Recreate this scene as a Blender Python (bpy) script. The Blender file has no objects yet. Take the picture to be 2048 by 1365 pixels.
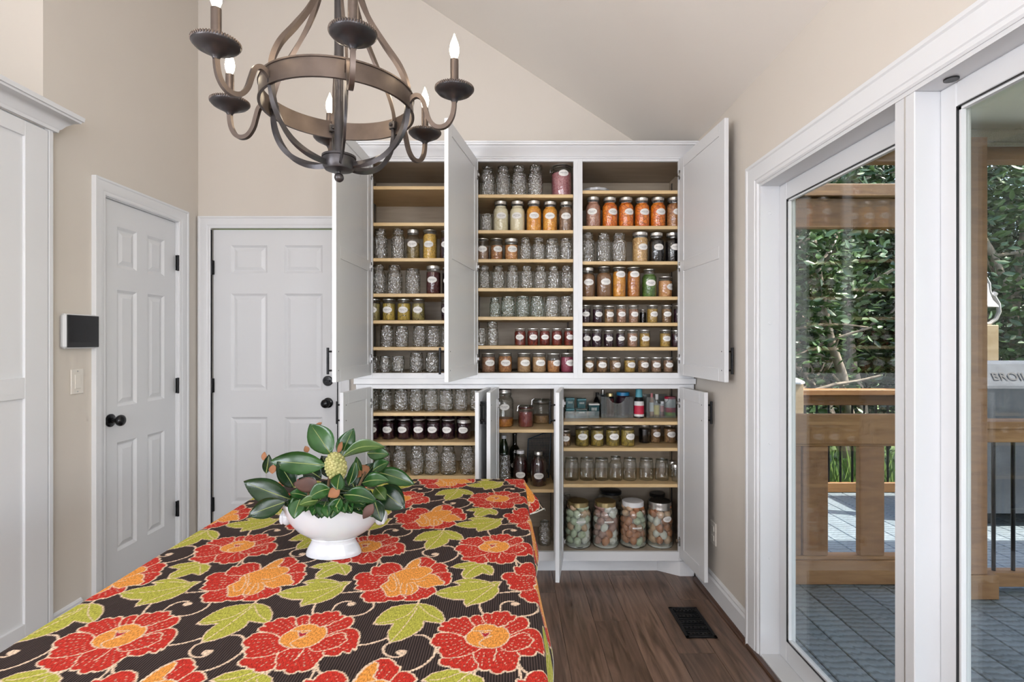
import bpy, bmesh, math, random
import numpy as np
from mathutils import Vector, Matrix
random.seed(7)
sc = bpy.context.scene
C = sc.collection
PI = math.pi
# ------------------------------------------------------------------ camera
F, VX, VY, HC = 1060.0, 1018.0, 682.0, 1.326      # focal length in px, vanishing point, eye height
cam = bpy.data.cameras.new('camera'); cam.sensor_width = 36; cam.lens = 36*F/2048
cam.shift_x = 6/2048; cam.clip_start = .05; cam.clip_end = 200
co = bpy.data.objects.new('camera', cam); C.objects.link(co)
co.location = (0, 0, HC); co.rotation_euler = (PI/2, 0, 0); sc.camera = co
# ------------------------------------------------------------------ world, sun, room light, exposure
w = bpy.data.worlds.new('world'); sc.world = w; w.use_nodes = True
nt = w.node_tree; bg = nt.nodes['Background']
sky = nt.nodes.new('ShaderNodeTexSky'); sky.sky_type = 'NISHITA'; sky.sun_disc = False
sky.sun_elevation = math.radians(56); sky.sun_rotation = math.radians(105); sky.air_density = 1.0; sky.dust_density = 2.5
nt.links.new(sky.outputs[0], bg.inputs[0]); bg.inputs[1].default_value = .54
sun = bpy.data.lights.new('sun', 'SUN'); sun.energy = 8.5; sun.angle = math.radians(.6); sun.color = (1, .95, .86)
so = bpy.data.objects.new('sun', sun); C.objects.link(so); so.rotation_euler = (math.radians(34), 0, math.radians(75))
def area(name, loc, rot, sx, sy, e, col=(1, 1, 1)):
    l = bpy.data.lights.new(name, 'AREA'); l.shape = 'RECTANGLE'; l.size = sx; l.size_y = sy; l.energy = e; l.color = col
    o = bpy.data.objects.new(name, l); C.objects.link(o); o.location = loc; o.rotation_euler = rot; return o
# added area fills standing in for unseen daylight, behind and beside the camera
area('rear_fill', (-1.2, -4.5, 1.65), (math.radians(90), 0, 0), 2.0, 1.9, 66, (.90, .96, 1.08))
area('rear_fill_right', (.50, -4.5, 1.65), (math.radians(90), 0, 0), .9, 1.9, 34, (.90, .96, 1.08))
area('right_wall_fill', (.98, -1.9, 1.5), (math.radians(90), 0, math.radians(90)), 1.8, 1.5, 106, (.92, .97, 1.07))
area('left_side_fill', (-2.55, -1.6, 1.45), (math.radians(90), 0, math.radians(-90)), 2.6, 1.5, 128, (.90, .96, 1.08))
vs = sc.view_settings; vs.view_transform = 'Standard'; vs.look = 'None'; vs.exposure = .16; vs.gamma = 1; vs.use_curve_mapping = False
try:
    sc.cycles.use_denoising = True; sc.cycles.max_bounces = 6; sc.cycles.transparent_max_bounces = 11; sc.cycles.use_adaptive_sampling = True; sc.cycles.adaptive_threshold = .075; sc.cycles.adaptive_min_samples = 12
    sc.cycles.diffuse_bounces = 3; sc.cycles.glossy_bounces = 2; sc.cycles.transmission_bounces = 6
    sc.cycles.sample_clamp_indirect = 6; sc.cycles.caustics_reflective = False; sc.cycles.caustics_refractive = False
except Exception: pass
# ------------------------------------------------------------------ materials
M = {}
def mat(name, col, rough=.5, metal=0, spec=.5, emis=None, estr=0, coat=0, sub=0):
    m = bpy.data.materials.new(name); m.use_nodes = True
    b = m.node_tree.nodes['Principled BSDF']
    b.inputs['Base Color'].default_value = (*col, 1); b.inputs['Roughness'].default_value = rough
    b.inputs['Metallic'].default_value = metal; b.inputs['Specular IOR Level'].default_value = spec
    b.inputs['Coat Weight'].default_value = coat
    if emis: b.inputs['Emission Color'].default_value = (*emis, 1); b.inputs['Emission Strength'].default_value = estr
    M[name] = m; return m
def nodes(m):
    nt = m.node_tree; return nt, nt.nodes, nt.links, nt.nodes['Principled BSDF']
def ramp(nt, stops, interp='LINEAR'):
    r = nt.nodes.new('ShaderNodeValToRGB'); r.color_ramp.interpolation = interp
    e = r.color_ramp.elements
    while len(e) < len(stops): e.new(.5)
    for k, (p, c) in enumerate(stops): e[k].position = p; e[k].color = (*c, 1)
    return r
def coords(nt, scale=(1, 1, 1), rnd=False, out='Object'):
    tc = nt.nodes.new('ShaderNodeTexCoord'); mp = nt.nodes.new('ShaderNodeMapping'); mp.inputs['Scale'].default_value = scale
    nt.links.new(tc.outputs[out], mp.inputs[0])
    if rnd:
        oi = nt.nodes.new('ShaderNodeObjectInfo'); mu = nt.nodes.new('ShaderNodeMath'); mu.operation = 'MULTIPLY'; mu.inputs[1].default_value = 37.3
        cx = nt.nodes.new('ShaderNodeCombineXYZ'); nt.links.new(oi.outputs['Random'], mu.inputs[0])
        for i in range(3): nt.links.new(mu.outputs[0], cx.inputs[i])
        nt.links.new(cx.outputs[0], mp.inputs['Location'])
    return mp
def noisy(name, c1, c2, scale=(1, 1, 1), nscale=5, detail=4, rough=.5, bump=0, rnd=False, tone=0, dist=0, spec=.5, bdist=.002):
    """two-tone noise material; rnd shifts the pattern per object, tone varies the brightness per object"""
    m = mat(name, c1, rough, spec=spec); nt, N, L, b = nodes(m)
    mp = coords(nt, scale, rnd); n = N.new('ShaderNodeTexNoise'); n.inputs['Scale'].default_value = nscale
    n.inputs['Detail'].default_value = detail; n.inputs['Distortion'].default_value = dist
    L.new(mp.outputs[0], n.inputs['Vector']); r = ramp(nt, [(.3, c1), (.7, c2)]); L.new(n.outputs[0], r.inputs[0])
    out = r.outputs[0]
    if tone:
        oi = N.new('ShaderNodeObjectInfo'); mr = N.new('ShaderNodeMapRange'); mr.inputs[3].default_value = 1-tone; mr.inputs[4].default_value = 1+tone
        L.new(oi.outputs['Random'], mr.inputs[0]); hs = N.new('ShaderNodeHueSaturation'); L.new(mr.outputs[0], hs.inputs['Value']); L.new(out, hs.inputs['Color']); out = hs.outputs[0]
    L.new(out, b.inputs['Base Color'])
    if bump:
        bp = N.new('ShaderNodeBump'); bp.inputs['Strength'].default_value = bump; bp.inputs['Distance'].default_value = bdist
        L.new(n.outputs[0], bp.inputs['Height']); L.new(bp.outputs[0], b.inputs['Normal'])
    return m
def chunky(name, cols, scale, rough=.35, gap=(.05, .02, .01), gapw=.06, squash=(1, 1, 1)):
    """jar contents: cells of several colours with dark gaps between"""
    m = mat(name, cols[0], rough); nt, N, L, b = nodes(m); mp = coords(nt, squash, True)
    v = N.new('ShaderNodeTexVoronoi'); v.inputs['Scale'].default_value = scale; L.new(mp.outputs[0], v.inputs['Vector'])
    s = N.new('ShaderNodeSeparateColor'); L.new(v.outputs['Color'], s.inputs[0])
    st = [(k/max(1, len(cols)-1)*.98+.01, c) for k, c in enumerate(cols)]; r = ramp(nt, st); L.new(s.outputs[0], r.inputs[0])
    e = N.new('ShaderNodeTexVoronoi'); e.feature = 'DISTANCE_TO_EDGE'; e.inputs['Scale'].default_value = scale; L.new(mp.outputs[0], e.inputs['Vector'])
    g = ramp(nt, [(0, (0, 0, 0)), (gapw, (1, 1, 1))]); L.new(e.outputs[0], g.inputs[0])
    mx = N.new('ShaderNodeMix'); mx.data_type = 'RGBA'; mx.inputs['A'].default_value = (*gap, 1)
    L.new(g.outputs[0], mx.inputs['Factor']); L.new(r.outputs[0], mx.inputs['B']); L.new(mx.outputs['Result'], b.inputs['Base Color'])
    bp = N.new('ShaderNodeBump'); bp.inputs['Strength'].default_value = .5; bp.inputs['Distance'].default_value = .003
    L.new(e.outputs[0], bp.inputs['Height']); L.new(bp.outputs[0], b.inputs['Normal'])
    return m
def glass(name, tint=(.95, .98, .96), refl=.05, edge=.35, rough=.02, bump=0, bscale=90, haze=0, hcol=(.9, .92, .9), rim=None):
    """thin glass shell: see-through, darker and glossier at grazing angles"""
    m = bpy.data.materials.new(name); m.use_nodes = True; nt = m.node_tree; N = nt.nodes; L = nt.links; N.clear()
    o = N.new('ShaderNodeOutputMaterial'); t = N.new('ShaderNodeBsdfTransparent'); t.inputs[0].default_value = (*tint, 1)
    g = N.new('ShaderNodeBsdfGlossy'); g.inputs['Roughness'].default_value = rough; g.inputs[0].default_value = (1, 1, 1, 1)
    lw = N.new('ShaderNodeLayerWeight'); lw.inputs[0].default_value = .35
    mr = N.new('ShaderNodeMapRange'); mr.inputs[3].default_value = refl; mr.inputs[4].default_value = edge
    mx = N.new('ShaderNodeMixShader'); L.new(lw.outputs['Facing'], mr.inputs[0]); L.new(mr.outputs[0], mx.inputs[0])
    if rim:
        r = ramp(nt, [(.25, tint), (.85, rim)]); L.new(lw.outputs['Facing'], r.inputs[0]); L.new(r.outputs[0], t.inputs[0])
    base = t.outputs[0]
    if haze:
        d = N.new('ShaderNodeBsdfDiffuse'); d.inputs[0].default_value = (*hcol, 1); hx = N.new('ShaderNodeMixShader'); hx.inputs[0].default_value = haze
        L.new(t.outputs[0], hx.inputs[1]); L.new(d.outputs[0], hx.inputs[2]); base = hx.outputs[0]
    L.new(base, mx.inputs[1]); L.new(g.outputs[0], mx.inputs[2]); L.new(mx.outputs[0], o.inputs[0])
    if bump:
        mp = coords(nt, (1, 1, 1), True); v = N.new('ShaderNodeTexNoise'); v.inputs['Scale'].default_value = bscale; v.inputs['Detail'].default_value = 0; L.new(mp.outputs[0], v.inputs['Vector'])
        bp = N.new('ShaderNodeBump'); bp.inputs['Strength'].default_value = bump; bp.inputs['Distance'].default_value = .008
        L.new(v.outputs[0], bp.inputs['Height']); L.new(bp.outputs[0], g.inputs['Normal'])
    M[name] = m; return m
noisy('wall_paint', (.70, .64, .565), (.715, .655, .58), nscale=3, rough=.75, spec=.2)
noisy('ceiling_paint', (.85, .80, .735), (.86, .81, .745), nscale=3, rough=.8, spec=.2)
mat('white_paint', (.76, .765, .77), .38)
mat('white_trim', (.79, .795, .80), .35)
mat('white_vinyl', (.72, .725, .73), .3)
noisy('cabinet_interior', (.37, .30, .22), (.46, .385, .295), scale=(1.2, 6, 14), nscale=3, detail=6, rough=.5, dist=.4)
noisy('maple_edge', (.66, .455, .215), (.76, .56, .30), scale=(2, 8, 8), nscale=3, detail=5, rough=.42, tone=.06, rnd=True)
noisy('floor_plank', (.090, .053, .034), (.27, .165, .115), scale=(11, .9, 11), nscale=3.4, detail=10, rough=.30, bump=.3, rnd=True, tone=.18, dist=1.0)
mat('floor_gap', (.02, .012, .008), .7)
noisy('shoe_wood', (.07, .035, .02), (.11, .055, .035), nscale=9, rough=.3)
mat('black_metal', (.012, .012, .013), .35, .6)
mat('black_knob', (.008, .008, .009), .18, .3)
mat('steel', (.62, .62, .62), .25, 1)
mat('bronze', (.135, .098, .08), .40, .75); _ = M['bronze']
noisy('bronze', (.095, .072, .060), (.15, .115, .095), nscale=14, rough=.42); M['bronze'].node_tree.nodes['Principled BSDF'].inputs['Metallic'].default_value = .7
noisy('bronze_dark', (.045, .042, .044), (.075, .066, .064), nscale=14, rough=.36); M['bronze_dark'].node_tree.nodes['Principled BSDF'].inputs['Metallic'].default_value = .6
mat('bulb', (1, .93, .8), .3, emis=(1, .86, .62), estr=22)
mat('switch_plate', (.80, .75, .67), .4)
mat('porcelain', (.52, .53, .545), .09)
mat('screen_black', (.008, .008, .009), .12)
mat('screen_bezel', (.02, .02, .021), .2)
glass('jar_glass', (.965, .98, .975), .18, .66, .03, 1.0, 125, rim=(.55, .60, .58))
glass('jar_glass_full', (.985, .99, .985), .03, .30, .02, .25, 90, rim=(.75, .75, .74))
glass('jar_glass_plain', (.97, .985, .98), .055, .55, .02, .12, 60, rim=(.55, .60, .59))
glass('jar_glass_green', (.88, .96, .93), .18, .66, .03, 1.0, 125, rim=(.42, .58, .54))
glass('pane_glass', (.975, .985, .98), .015, .13, .0)
glass('clear_plastic', (.88, .92, .93), .07, .5, .05, 0, 0, .06)
glass('egg_liquid', (.93, .94, .90), .0, .04, .2, 0, 0, .06, (.86, .88, .82))
mat('lid_silver', (.72, .70, .66), .28, .85)
mat('lid_gold', (.50, .40, .20), .3, .85)
mat('lid_dark', (.05, .045, .04), .35, .6)
mat('lid_white', (.85, .85, .86), .3)
mat('lid_black', (.01, .01, .01), .3)
# ------------------------------------------------------------------ mesh helpers
class MB:
    def __init__(s, xf=None): s.v = []; s.f = []; s.xf = xf; s.mi = []; s.m = 0
    def add(s, vs, fs):
        n = len(s.v)
        for p in vs:
            p = Vector(p); s.v.append(s.xf @ p if s.xf else p)
        for f in fs: s.f.append([i+n for i in f]); s.mi.append(s.m)
    def box(s, x0, y0, z0, x1, y1, z1, c=0):
        if x0 > x1: x0, x1 = x1, x0
        if y0 > y1: y0, y1 = y1, y0
        if z0 > z1: z0, z1 = z1, z0
        if c <= 0:
            s.add([(x0,y0,z0),(x1,y0,z0),(x1,y1,z0),(x0,y1,z0),(x0,y0,z1),(x1,y0,z1),(x1,y1,z1),(x0,y1,z1)],
                  [(0,3,2,1),(4,5,6,7),(0,1,5,4),(1,2,6,5),(2,3,7,6),(3,0,4,7)]); return s
        c = min(c, (x1-x0)*.45, (y1-y0)*.45, (z1-z0)*.45)
        bm = bmesh.new(); r = bmesh.ops.create_cube(bm, size=1)
        for q in bm.verts: q.co = Vector((x0+(q.co.x+.5)*(x1-x0), y0+(q.co.y+.5)*(y1-y0), z0+(q.co.z+.5)*(z1-z0)))
        bmesh.ops.bevel(bm, geom=bm.edges[:], offset=c, segments=1, affect='EDGES', profile=.5)
        bm.verts.index_update(); s.add([q.co.copy() for q in bm.verts], [[q.index for q in f.verts] for f in bm.faces]); bm.free(); return s
    def lathe(s, prof, n=24, c=(0, 0, 0), sx=1, sy=1, cap0=True, cap1=True, a0=0, a1=2*PI):
        full = abs(a1-a0-2*PI) < 1e-6; k = n if full else n+1; vs = []; fs = []
        for r, z in prof:
            for i in range(k):
                a = a0+(a1-a0)*i/n; vs.append((c[0]+r*sx*math.cos(a), c[1]+r*sy*math.sin(a), c[2]+z))
        for j in range(len(prof)-1):
            for i in range(n):
                b = (i+1) % k; fs.append((j*k+i, j*k+b, (j+1)*k+b, (j+1)*k+i))
        if full and cap0: fs.append(tuple(range(n-1, -1, -1)))
        if full and cap1: q = (len(prof)-1)*k; fs.append(tuple(q+i for i in range(n)))
        s.add(vs, fs); return s
    def tube(s, path, r, n=8, square=False, closed=False, up=(0, 0, 1), tw=0, sx=1, sy=1):
        P = [Vector(p) for p in path]; m = len(P); vs = []; fs = []
        if square: n = 4
        prev = None
        for i in range(m):
            if closed: t = P[(i+1) % m]-P[i-1]
            else: t = P[min(i+1, m-1)]-P[max(i-1, 0)]
            t.normalize(); u = prev if prev is not None else Vector(up)
            a = t.cross(u)
            if a.length < 1e-4: a = t.cross(Vector((1, 0, 0)))
            a.normalize(); b = a.cross(t); prev = b
            rr = r[i] if isinstance(r, (list, tuple)) else r
            for k in range(n):
                q = 2*PI*k/n+(PI/4 if square else 0)+tw*i
                vs.append(P[i]+a*math.cos(q)*rr*sx+b*math.sin(q)*rr*sy)
        for i in range(m if closed else m-1):
            for k in range(n):
                j = (i+1) % m; fs.append((i*n+k, i*n+(k+1) % n, j*n+(k+1) % n, j*n+k))
        if not closed: fs.append(tuple(range(n-1, -1, -1))); fs.append(tuple((m-1)*n+k for k in range(n)))
        s.add(vs, fs); return s
    def prism(s, poly, d, axis='y', o=0):
        """extrude a 2-D outline along an axis from o to o+d"""
        n = len(poly); g = {'y': lambda p, t: (p[0], t, p[1]), 'x': lambda p, t: (t, p[0], p[1]), 'z': lambda p, t: (p[0], p[1], t)}[axis]
        s.add([g(p, o) for p in poly]+[g(p, o+d) for p in poly], [tuple(range(n-1, -1, -1)), tuple(range(n, 2*n))]+[(i, (i+1) % n, n+(i+1) % n, n+i) for i in range(n)]); return s
    def sphere(s, c, rx, ry=None, rz=None, n=12, rot=None):
        ry = ry or rx; rz = rz or rx; m = max(6, n*2//3); vs = []; fs = []
        for j in range(1, m):
            for i in range(n):
                a = PI*j/m; b = 2*PI*i/n; p = Vector((rx*math.sin(a)*math.cos(b), ry*math.sin(a)*math.sin(b), rz*math.cos(a)))
                vs.append(p)
        vs += [Vector((0, 0, rz)), Vector((0, 0, -rz))]; t, bt = len(vs)-2, len(vs)-1
        for j in range(m-2):
            for i in range(n): fs.append((j*n+i, (j+1)*n+i, (j+1)*n+(i+1) % n, j*n+(i+1) % n))
        for i in range(n): fs.append((t, i, (i+1) % n)); fs.append((bt, (m-2)*n+(i+1) % n, (m-2)*n+i))
        vs = [(rot @ p if rot else p)+Vector(c) for p in vs]; s.add(vs, fs); return s
    def mesh(s, name, mats, smooth=False, origin=(0, 0, 0)):
        me = bpy.data.meshes.new(name); o = Vector(origin)
        me.from_pydata([p-o for p in s.v], [], s.f)
        for m in (mats if isinstance(mats, list) else [mats]): me.materials.append(M[m])
        if isinstance(mats, list): me.polygons.foreach_set('material_index', s.mi)
        bm = bmesh.new(); bm.from_mesh(me); bmesh.ops.recalc_face_normals(bm, faces=bm.faces[:]); bm.to_mesh(me); bm.free()
        if smooth:
            me.polygons.foreach_set('use_smooth', [True]*len(me.polygons))
            if smooth is not True: me.set_sharp_from_angle(angle=math.radians(smooth))
        me.update(); return me
def wloc(o):
    v = Vector(o.location)
    while o.parent: o = o.parent; v += Vector(o.location)
    return v
def link(name, me, parent=None, loc=(0, 0, 0)):
    o = bpy.data.objects.new(name, me); C.objects.link(o); o.location = loc
    if parent: o.parent = parent
    return o
def part(name, mb, mats, parent, smooth=False):
    return link(name, mb.mesh(name, mats, smooth, wloc(parent)), parent)
def tag(o, label, cat, group=None):
    o['label'] = label; o['category'] = cat
    if group: o['group'] = group
    return o
def thing(name, label, cat, loc=(0, 0, 0), group=None):
    o = bpy.data.objects.new(name, None); C.objects.link(o); o.location = loc; o.empty_display_size = .05
    return tag(o, label, cat, group)
def single(name, mb, mats, label, cat, smooth=False, group=None, loc=(0, 0, 0)):
    return tag(link(name, mb.mesh(name, mats, smooth, loc), None, loc), label, cat, group)
def struct(name, mb, mats, smooth=False, loc=(0, 0, 0), parent=None):
    o = link(name, mb.mesh(name, mats, smooth, loc), None, loc)
    if parent: o.parent = parent
    else: o['kind'] = 'structure'
    return o
def PX(x, Y): return (x-VX)*Y/F
def PZ(y, Y): return HC-(y-VY)*Y/F
# ------------------------------------------------------------------ the room
XL, XR, YB, YN = -2.0, 1.055, 3.41, -4.6
SL = .663; ZP = 2.447
def zc(x): return ZP+(XR-x)*SL
ZT = zc(XL-.65)
# floor of planks, each its own board
fl = struct('floor', MB().box(XL-.7, YN, -.03, XR+.02, YB, -.012), 'floor_gap')
pw = .158; x = XR-.02; col = 0; pm_cache = {}
while x > XL-.6:
    y = YN-((col*.47) % 1.2)
    while y < YB:
        y0, y1 = max(y, YN), min(y+1.22, YB); y += 1.22
        if y1-y0 < .05: continue
        key = round(y1-y0, 3)
        if key not in pm_cache: pm_cache[key] = MB().box(-pw/2+.0006, 0, -.012, pw/2-.0006, key-.0012, 0, .0009).mesh('plank', 'floor_plank')
        link('plank', pm_cache[key], fl, (x-pw/2, y0, 0))
    x -= pw; col += 1
# right wall with the opening of the sliding door
DY0, DY1, DZ = -.25, 2.225, 1.985     # opening along Y and its head
wr = MB()
wr.box(XR, DY1, 0, XR+.14, YB+.1, ZP+.06); wr.box(XR, YN, 0, XR+.14, DY0, ZP+.06); wr.box(XR, DY0, DZ, XR+.14, DY1, ZP+.06)
struct('wall_right', wr, 'wall_paint')
def yl(x, X=XL): return F*abs(X)/(VX-x)           # distance of a pixel column on a side wall
LY0, LY1 = yl(209), yl(354.5); BX0, BX1 = PX(424, YB), PX(676, YB)
wb = MB(); wb.box(XL-.7, YB, 0, BX0-.005, YB+.1, 2.055); wb.box(BX1+.005, YB, 0, XR+.1, YB+.1, 2.055)
wb.prism([(XL-.7, 2.055), (XR+.1, 2.055), (XR+.1, ZP), (XL-.7, ZT+.05)], .1, 'y', YB)
struct('wall_back', wb, 'wall_paint')
AY = 2.275                            # near end of the left wall; an alcove with the tall cabinet follows
wl = MB(); wl.box(XL-.65, AY, 0, XL, LY0-.005, 2.05); wl.box(XL-.65, LY1+.005, 0, XL, YB, 2.05); wl.box(XL-.65, AY, 2.05, XL, YB, zc(XL)+.3); wl.box(XL-.65, LY0-.01, 0, XL-.1, LY1+.01, 2.06)
struct('wall_left', wl, 'wall_paint')
struct('wall_alcove', MB().box(XL-.75, YN, 0, XL-.62, AY, ZT+.3), 'wall_paint')
wn = MB(); wn.box(XL-.7, YN-.1, 0, XR+.1, YN, ZT+.2)
struct('wall_near', wn, 'wall_paint')
struct('ceiling', MB().prism([(XL-.7, zc(XL-.7)), (XR+.1, zc(XR+.1)), (XR+.1, zc(XR+.1)+.08), (XL-.7, zc(XL-.7)+.08)], YB-YN+.2, 'y', YN-.1), 'ceiling_paint')
# baseboards with the wooden shoe moulding
bp = [(0, 0), (-.015, 0), (-.015, .098), (-.010, .110), (-.010, .118), (-.004, .127), (0, .129)]
b = struct('baseboard_right', MB().prism([(XR+a, c) for a, c in bp], 2.955-(DY1+.09), 'y', DY1+.09), 'white_trim')
q = [(XR-.015, .0), (XR-.033, 0), (XR-.033, .006), (XR-.029, .013), (XR-.022, .018), (XR-.015, .019)]
part('shoe_moulding', MB().prism(q, 2.945-(DY1+.09), 'y', DY1+.09), 'shoe_wood', b)
struct('baseboard_left', MB().prism([(XL-a, c) for a, c in bp], .2, 'y', AY), 'white_trim')
# ------------------------------------------------------------------ six-panel doors
def panel_door(root, W, H, panels, T, mat_='white_paint'):
    """door leaf in local x (0..W), z (0..H), front at y=0 facing -y; T maps local to world"""
    xs = sorted({0, W, *[p[0] for p in panels], *[p[1] for p in panels]}); zs = sorted({0, H, *[p[2] for p in panels], *[p[3] for p in panels]})
    mb = MB(T)
    for i in range(len(xs)-1):
        for j in range(len(zs)-1):
            cx, cz = (xs[i]+xs[i+1])/2, (zs[j]+zs[j+1])/2
            if any(p[0] < cx < p[1] and p[2] < cz < p[3] for p in panels): continue
            mb.box(xs[i], 0, zs[j], xs[i+1], .035, zs[j+1])
    leaf = part('door_leaf', mb, mat_, root)
    for a, b_, c, d in panels:
        m = MB(T); e1, e2, e3 = .014, .020, .040
        rings = [(0, 0), (e1, .010), (e2, .010), (e3, .003)]; vs = []; fs = []
        for e, dep in rings: vs += [(a+e, dep, c+e), (b_-e, dep, c+e), (b_-e, dep, d-e), (a+e, dep, d-e)]
        for k in range(3):
            for i in range(4): fs.append((k*4+i, k*4+(i+1) % 4, k*4+4+(i+1) % 4, k*4+4+i))
        fs.append((12, 13, 14, 15)); m.add(vs, fs); part('panel', m, mat_, leaf)
    return leaf
def casing(mb, x0, x1, z1, wd, T, top=True, sides=(1, 1)):
    """moulded casing round an opening, local x/z, proud of y=0 towards -y"""
    prof = [(0, 0), (0, -.009), (.006, -.013), (.018, -.013), (.022, -.016), (wd*.6, -.019), (wd*.82, -.019), (wd*.88, -.023), (wd, -.023), (wd, 0)]
    mb.xf = T
    n = len(prof); path = []
    for k, (cx, cz, ox, oz) in enumerate([(x0, 0, -1, 0), (x0, z1, -1, 1), (x1, z1, 1, 1), (x1, 0, 1, 0)]):
        path.append([(cx+ox*p[0], p[1], cz+oz*p[0]) for p in prof])
    vs = [p for r in path for p in r]; fs = []
    for k in range(3):
        for i in range(n-1): fs.append((k*n+i, k*n+i+1, (k+1)*n+i+1, (k+1)*n+i))
        fs.append((k*n+n-1, k*n, (k+1)*n, (k+1)*n+n-1))
    fs.append(tuple(range(n))); fs.append(tuple(range(4*n-1, 3*n-1, -1))); mb.add(vs, fs)
def knob(root, T, x, z, rose=.033):
    m = MB(T @ Matrix.Translation((x, 0, z)) @ Matrix.Rotation(PI/2, 4, 'X'))
    m.lathe([(rose, 0), (rose, .006), (rose*.8, .010), (.013, .012), (.011, .032), (.016, .036), (.026, .044), (.029, .054), (.026, .064), (.016, .071), (.002, .073)], 20)
    part('door_knob', m, 'black_knob', root, 50)
def hinges(root, T, x, zs):
    for z in zs:
        m = MB(T); m.box(x-.010, -.004, z-.045, x+.012, .004, z+.045, .001); m.tube([(x, -.006, z-.047), (x, -.006, z+.047)], .0065, 8)
        part('hinge', m, 'black_metal', root)
# door in the left wall: local x runs away from the camera
def TW(y0): return Matrix(((0, -1, 0, XL), (1, 0, 0, y0), (0, 0, 1, 0), (0, 0, 0, 1)))
y0, y1 = LY0, LY1; W = y1-y0
d1 = struct('door_1', MB().box(XL-.06, y0, .0, XL-.045, y1, .01), 'white_paint', loc=(XL, y0, 0))
T = TW(y0) @ Matrix.Translation((0, .012, 0))
def dp(W, sl, mid, H=2.03): 
    pwid = (W-2*sl-mid)/2; a = [(sl, sl+pwid), (W-sl-pwid, W-sl)]
    return [(u0, u1, z0, z1) for u0, u1 in a for z0, z1 in ((.24, .80), (.985, 1.585), (1.70, 1.91))]
panel_door(d1, W-.006, 2.035, dp(W-.006, .098, .085), T @ Matrix.Translation((.003, 0, .004)))
cm = MB(); casing(cm, -.004, W+.004, 2.045, .078, TW(y0)); part('casing', cm, 'white_trim', d1, 30)
jm = MB(TW(y0)); jm.box(-.012, 0, 0, -.001, .1, 2.05); jm.box(W+.001, 0, 0, W+.012, .1, 2.05); jm.box(-.012, 0, 2.041, W+.012, .1, 2.055); part('jamb', jm, 'white_trim', d1)
knob(d1, T, .052, .925); hinges(d1, TW(y0), W-.002, [HC-(z-VY)*y1/F for z in (526, 771, 1017)])
lp = MB(T); lp.box(.0, -.0008, .895, .006, .004, .955); part('latch_plate', lp, 'black_metal', d1)
# door in the back wall
bx0, bx1 = BX0, BX1; W = bx1-bx0
def TB(x0): return Matrix.Translation((x0, YB, 0))
d2 = struct('door_2', MB().box(bx0, YB-.003, 0, bx1, YB+.0, .01), 'white_paint', loc=(bx0, YB, 0))
T = TB(bx0) @ Matrix.Translation((0, .012, 0))
pxs = [((459-424)*YB/F, (532-424)*YB/F), ((566-424)*YB/F, (643-424)*YB/F)]
pzs = [(.27, PZ(836, YB)), (PZ(783, YB), PZ(588, YB)), (PZ(547, YB), PZ(491, YB))]
panel_door(d2, W-.006, 2.04, [(a, b_, c, d) for a, b_ in pxs for c, d in pzs], T @ Matrix.Translation((.003, 0, .004)))
cm = MB(); casing(cm, -.004, W+.004, 2.05, .075, TB(bx0)); part('casing', cm, 'white_trim', d2, 30)
ws = MB(TB(bx0)); ws.box(W-.003, -.010, 0, W+.003, -.002, 2.04); ws.box(-.003, -.010, 0, .003, -.002, 2.04); part('weatherstrip', ws, 'black_metal', d2)
knob(d2, T, W-.068, PZ(806, YB)); hinges(d2, TB(bx0), .002, [PZ(y, YB) for y in (535, 771, 1009)])
m = MB(T @ Matrix.Translation((W-.068, 0, PZ(762, YB))) @ Matrix.Rotation(PI/2, 4, 'X')); m.lathe([(.033, 0), (.033, .008), (.028, .014), (.002, .015)], 20); m.box(-.020, -.006, .014, .020, .006, .026, .003)
part('deadbolt', m, 'black_knob', d2, 40)
# ------------------------------------------------------------------ wall fittings
T = TW(0)
p0, p1 = yl(134, XL+.03), yl(197, XL+.03); zz = PZ(663, (p0+p1)/2)
t = thing('wall_tablet', 'white-edged wall tablet with a black screen above the light switch', 'tablet', (XL, (p0+p1)/2, zz))
m = MB(TW((p0+p1)/2)); m.box(-(p1-p0)/2-.012, -.030, zz-.079, (p1-p0)/2+.004, -.002, zz+.079, .010); part('housing', m, 'white_vinyl', t)
m = MB(TW((p0+p1)/2)); m.box(-(p1-p0)/2-.002, -.033, zz-.073, (p1-p0)/2, -.0295, zz+.074, .002); part('bezel', m, 'screen_bezel', t)
m = MB(TW((p0+p1)/2)); m.box(-(p1-p0)/2+.004, -.0336, zz-.050, (p1-p0)/2-.006, -.0325, zz+.068); part('screen', m, 'screen_black', t)
yc = (yl(140)+yl(165))/2; zz = PZ(763, yc)
t = thing('light_switch', 'ivory rocker light switch below the wall tablet', 'switch', (XL, yc, zz))
m = MB(TW(yc)); m.box(-.036, -.006, zz-.058, .036, 0, zz+.058, .003); part('plate', m, 'switch_plate', t)
m = MB(TW(yc)); m.box(-.017, -.009, zz-.033, .017, -.005, zz+.033, .002); part('rocker', m, 'switch_plate', t)
for s_ in (-1, 1):
    m = MB(TW(yc) @ Matrix.Translation((0, -.0055, zz+s_*.047)) @ Matrix.Rotation(PI/2, 4, 'X')); m.lathe([(.0035, 0), (.003, .002)], 10); part('screw', m, 'steel', t)
def TR(y0): return Matrix(((0, 1, 0, XR), (-1, 0, 0, y0), (0, 0, 1, 0), (0, 0, 0, 1)))     # right wall: local -y faces the room
yc = F*XR/(1428-VX); zz = PZ(1066, yc)
t = thing('wall_outlet', 'ivory electrical outlet low on the right wall beside the cabinet', 'outlet', (XR, yc, zz))
m = MB(TR(yc)); m.box(-.036, -.006, zz-.058, .036, 0, zz+.058, .003); part('plate', m, 'switch_plate', t)
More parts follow.
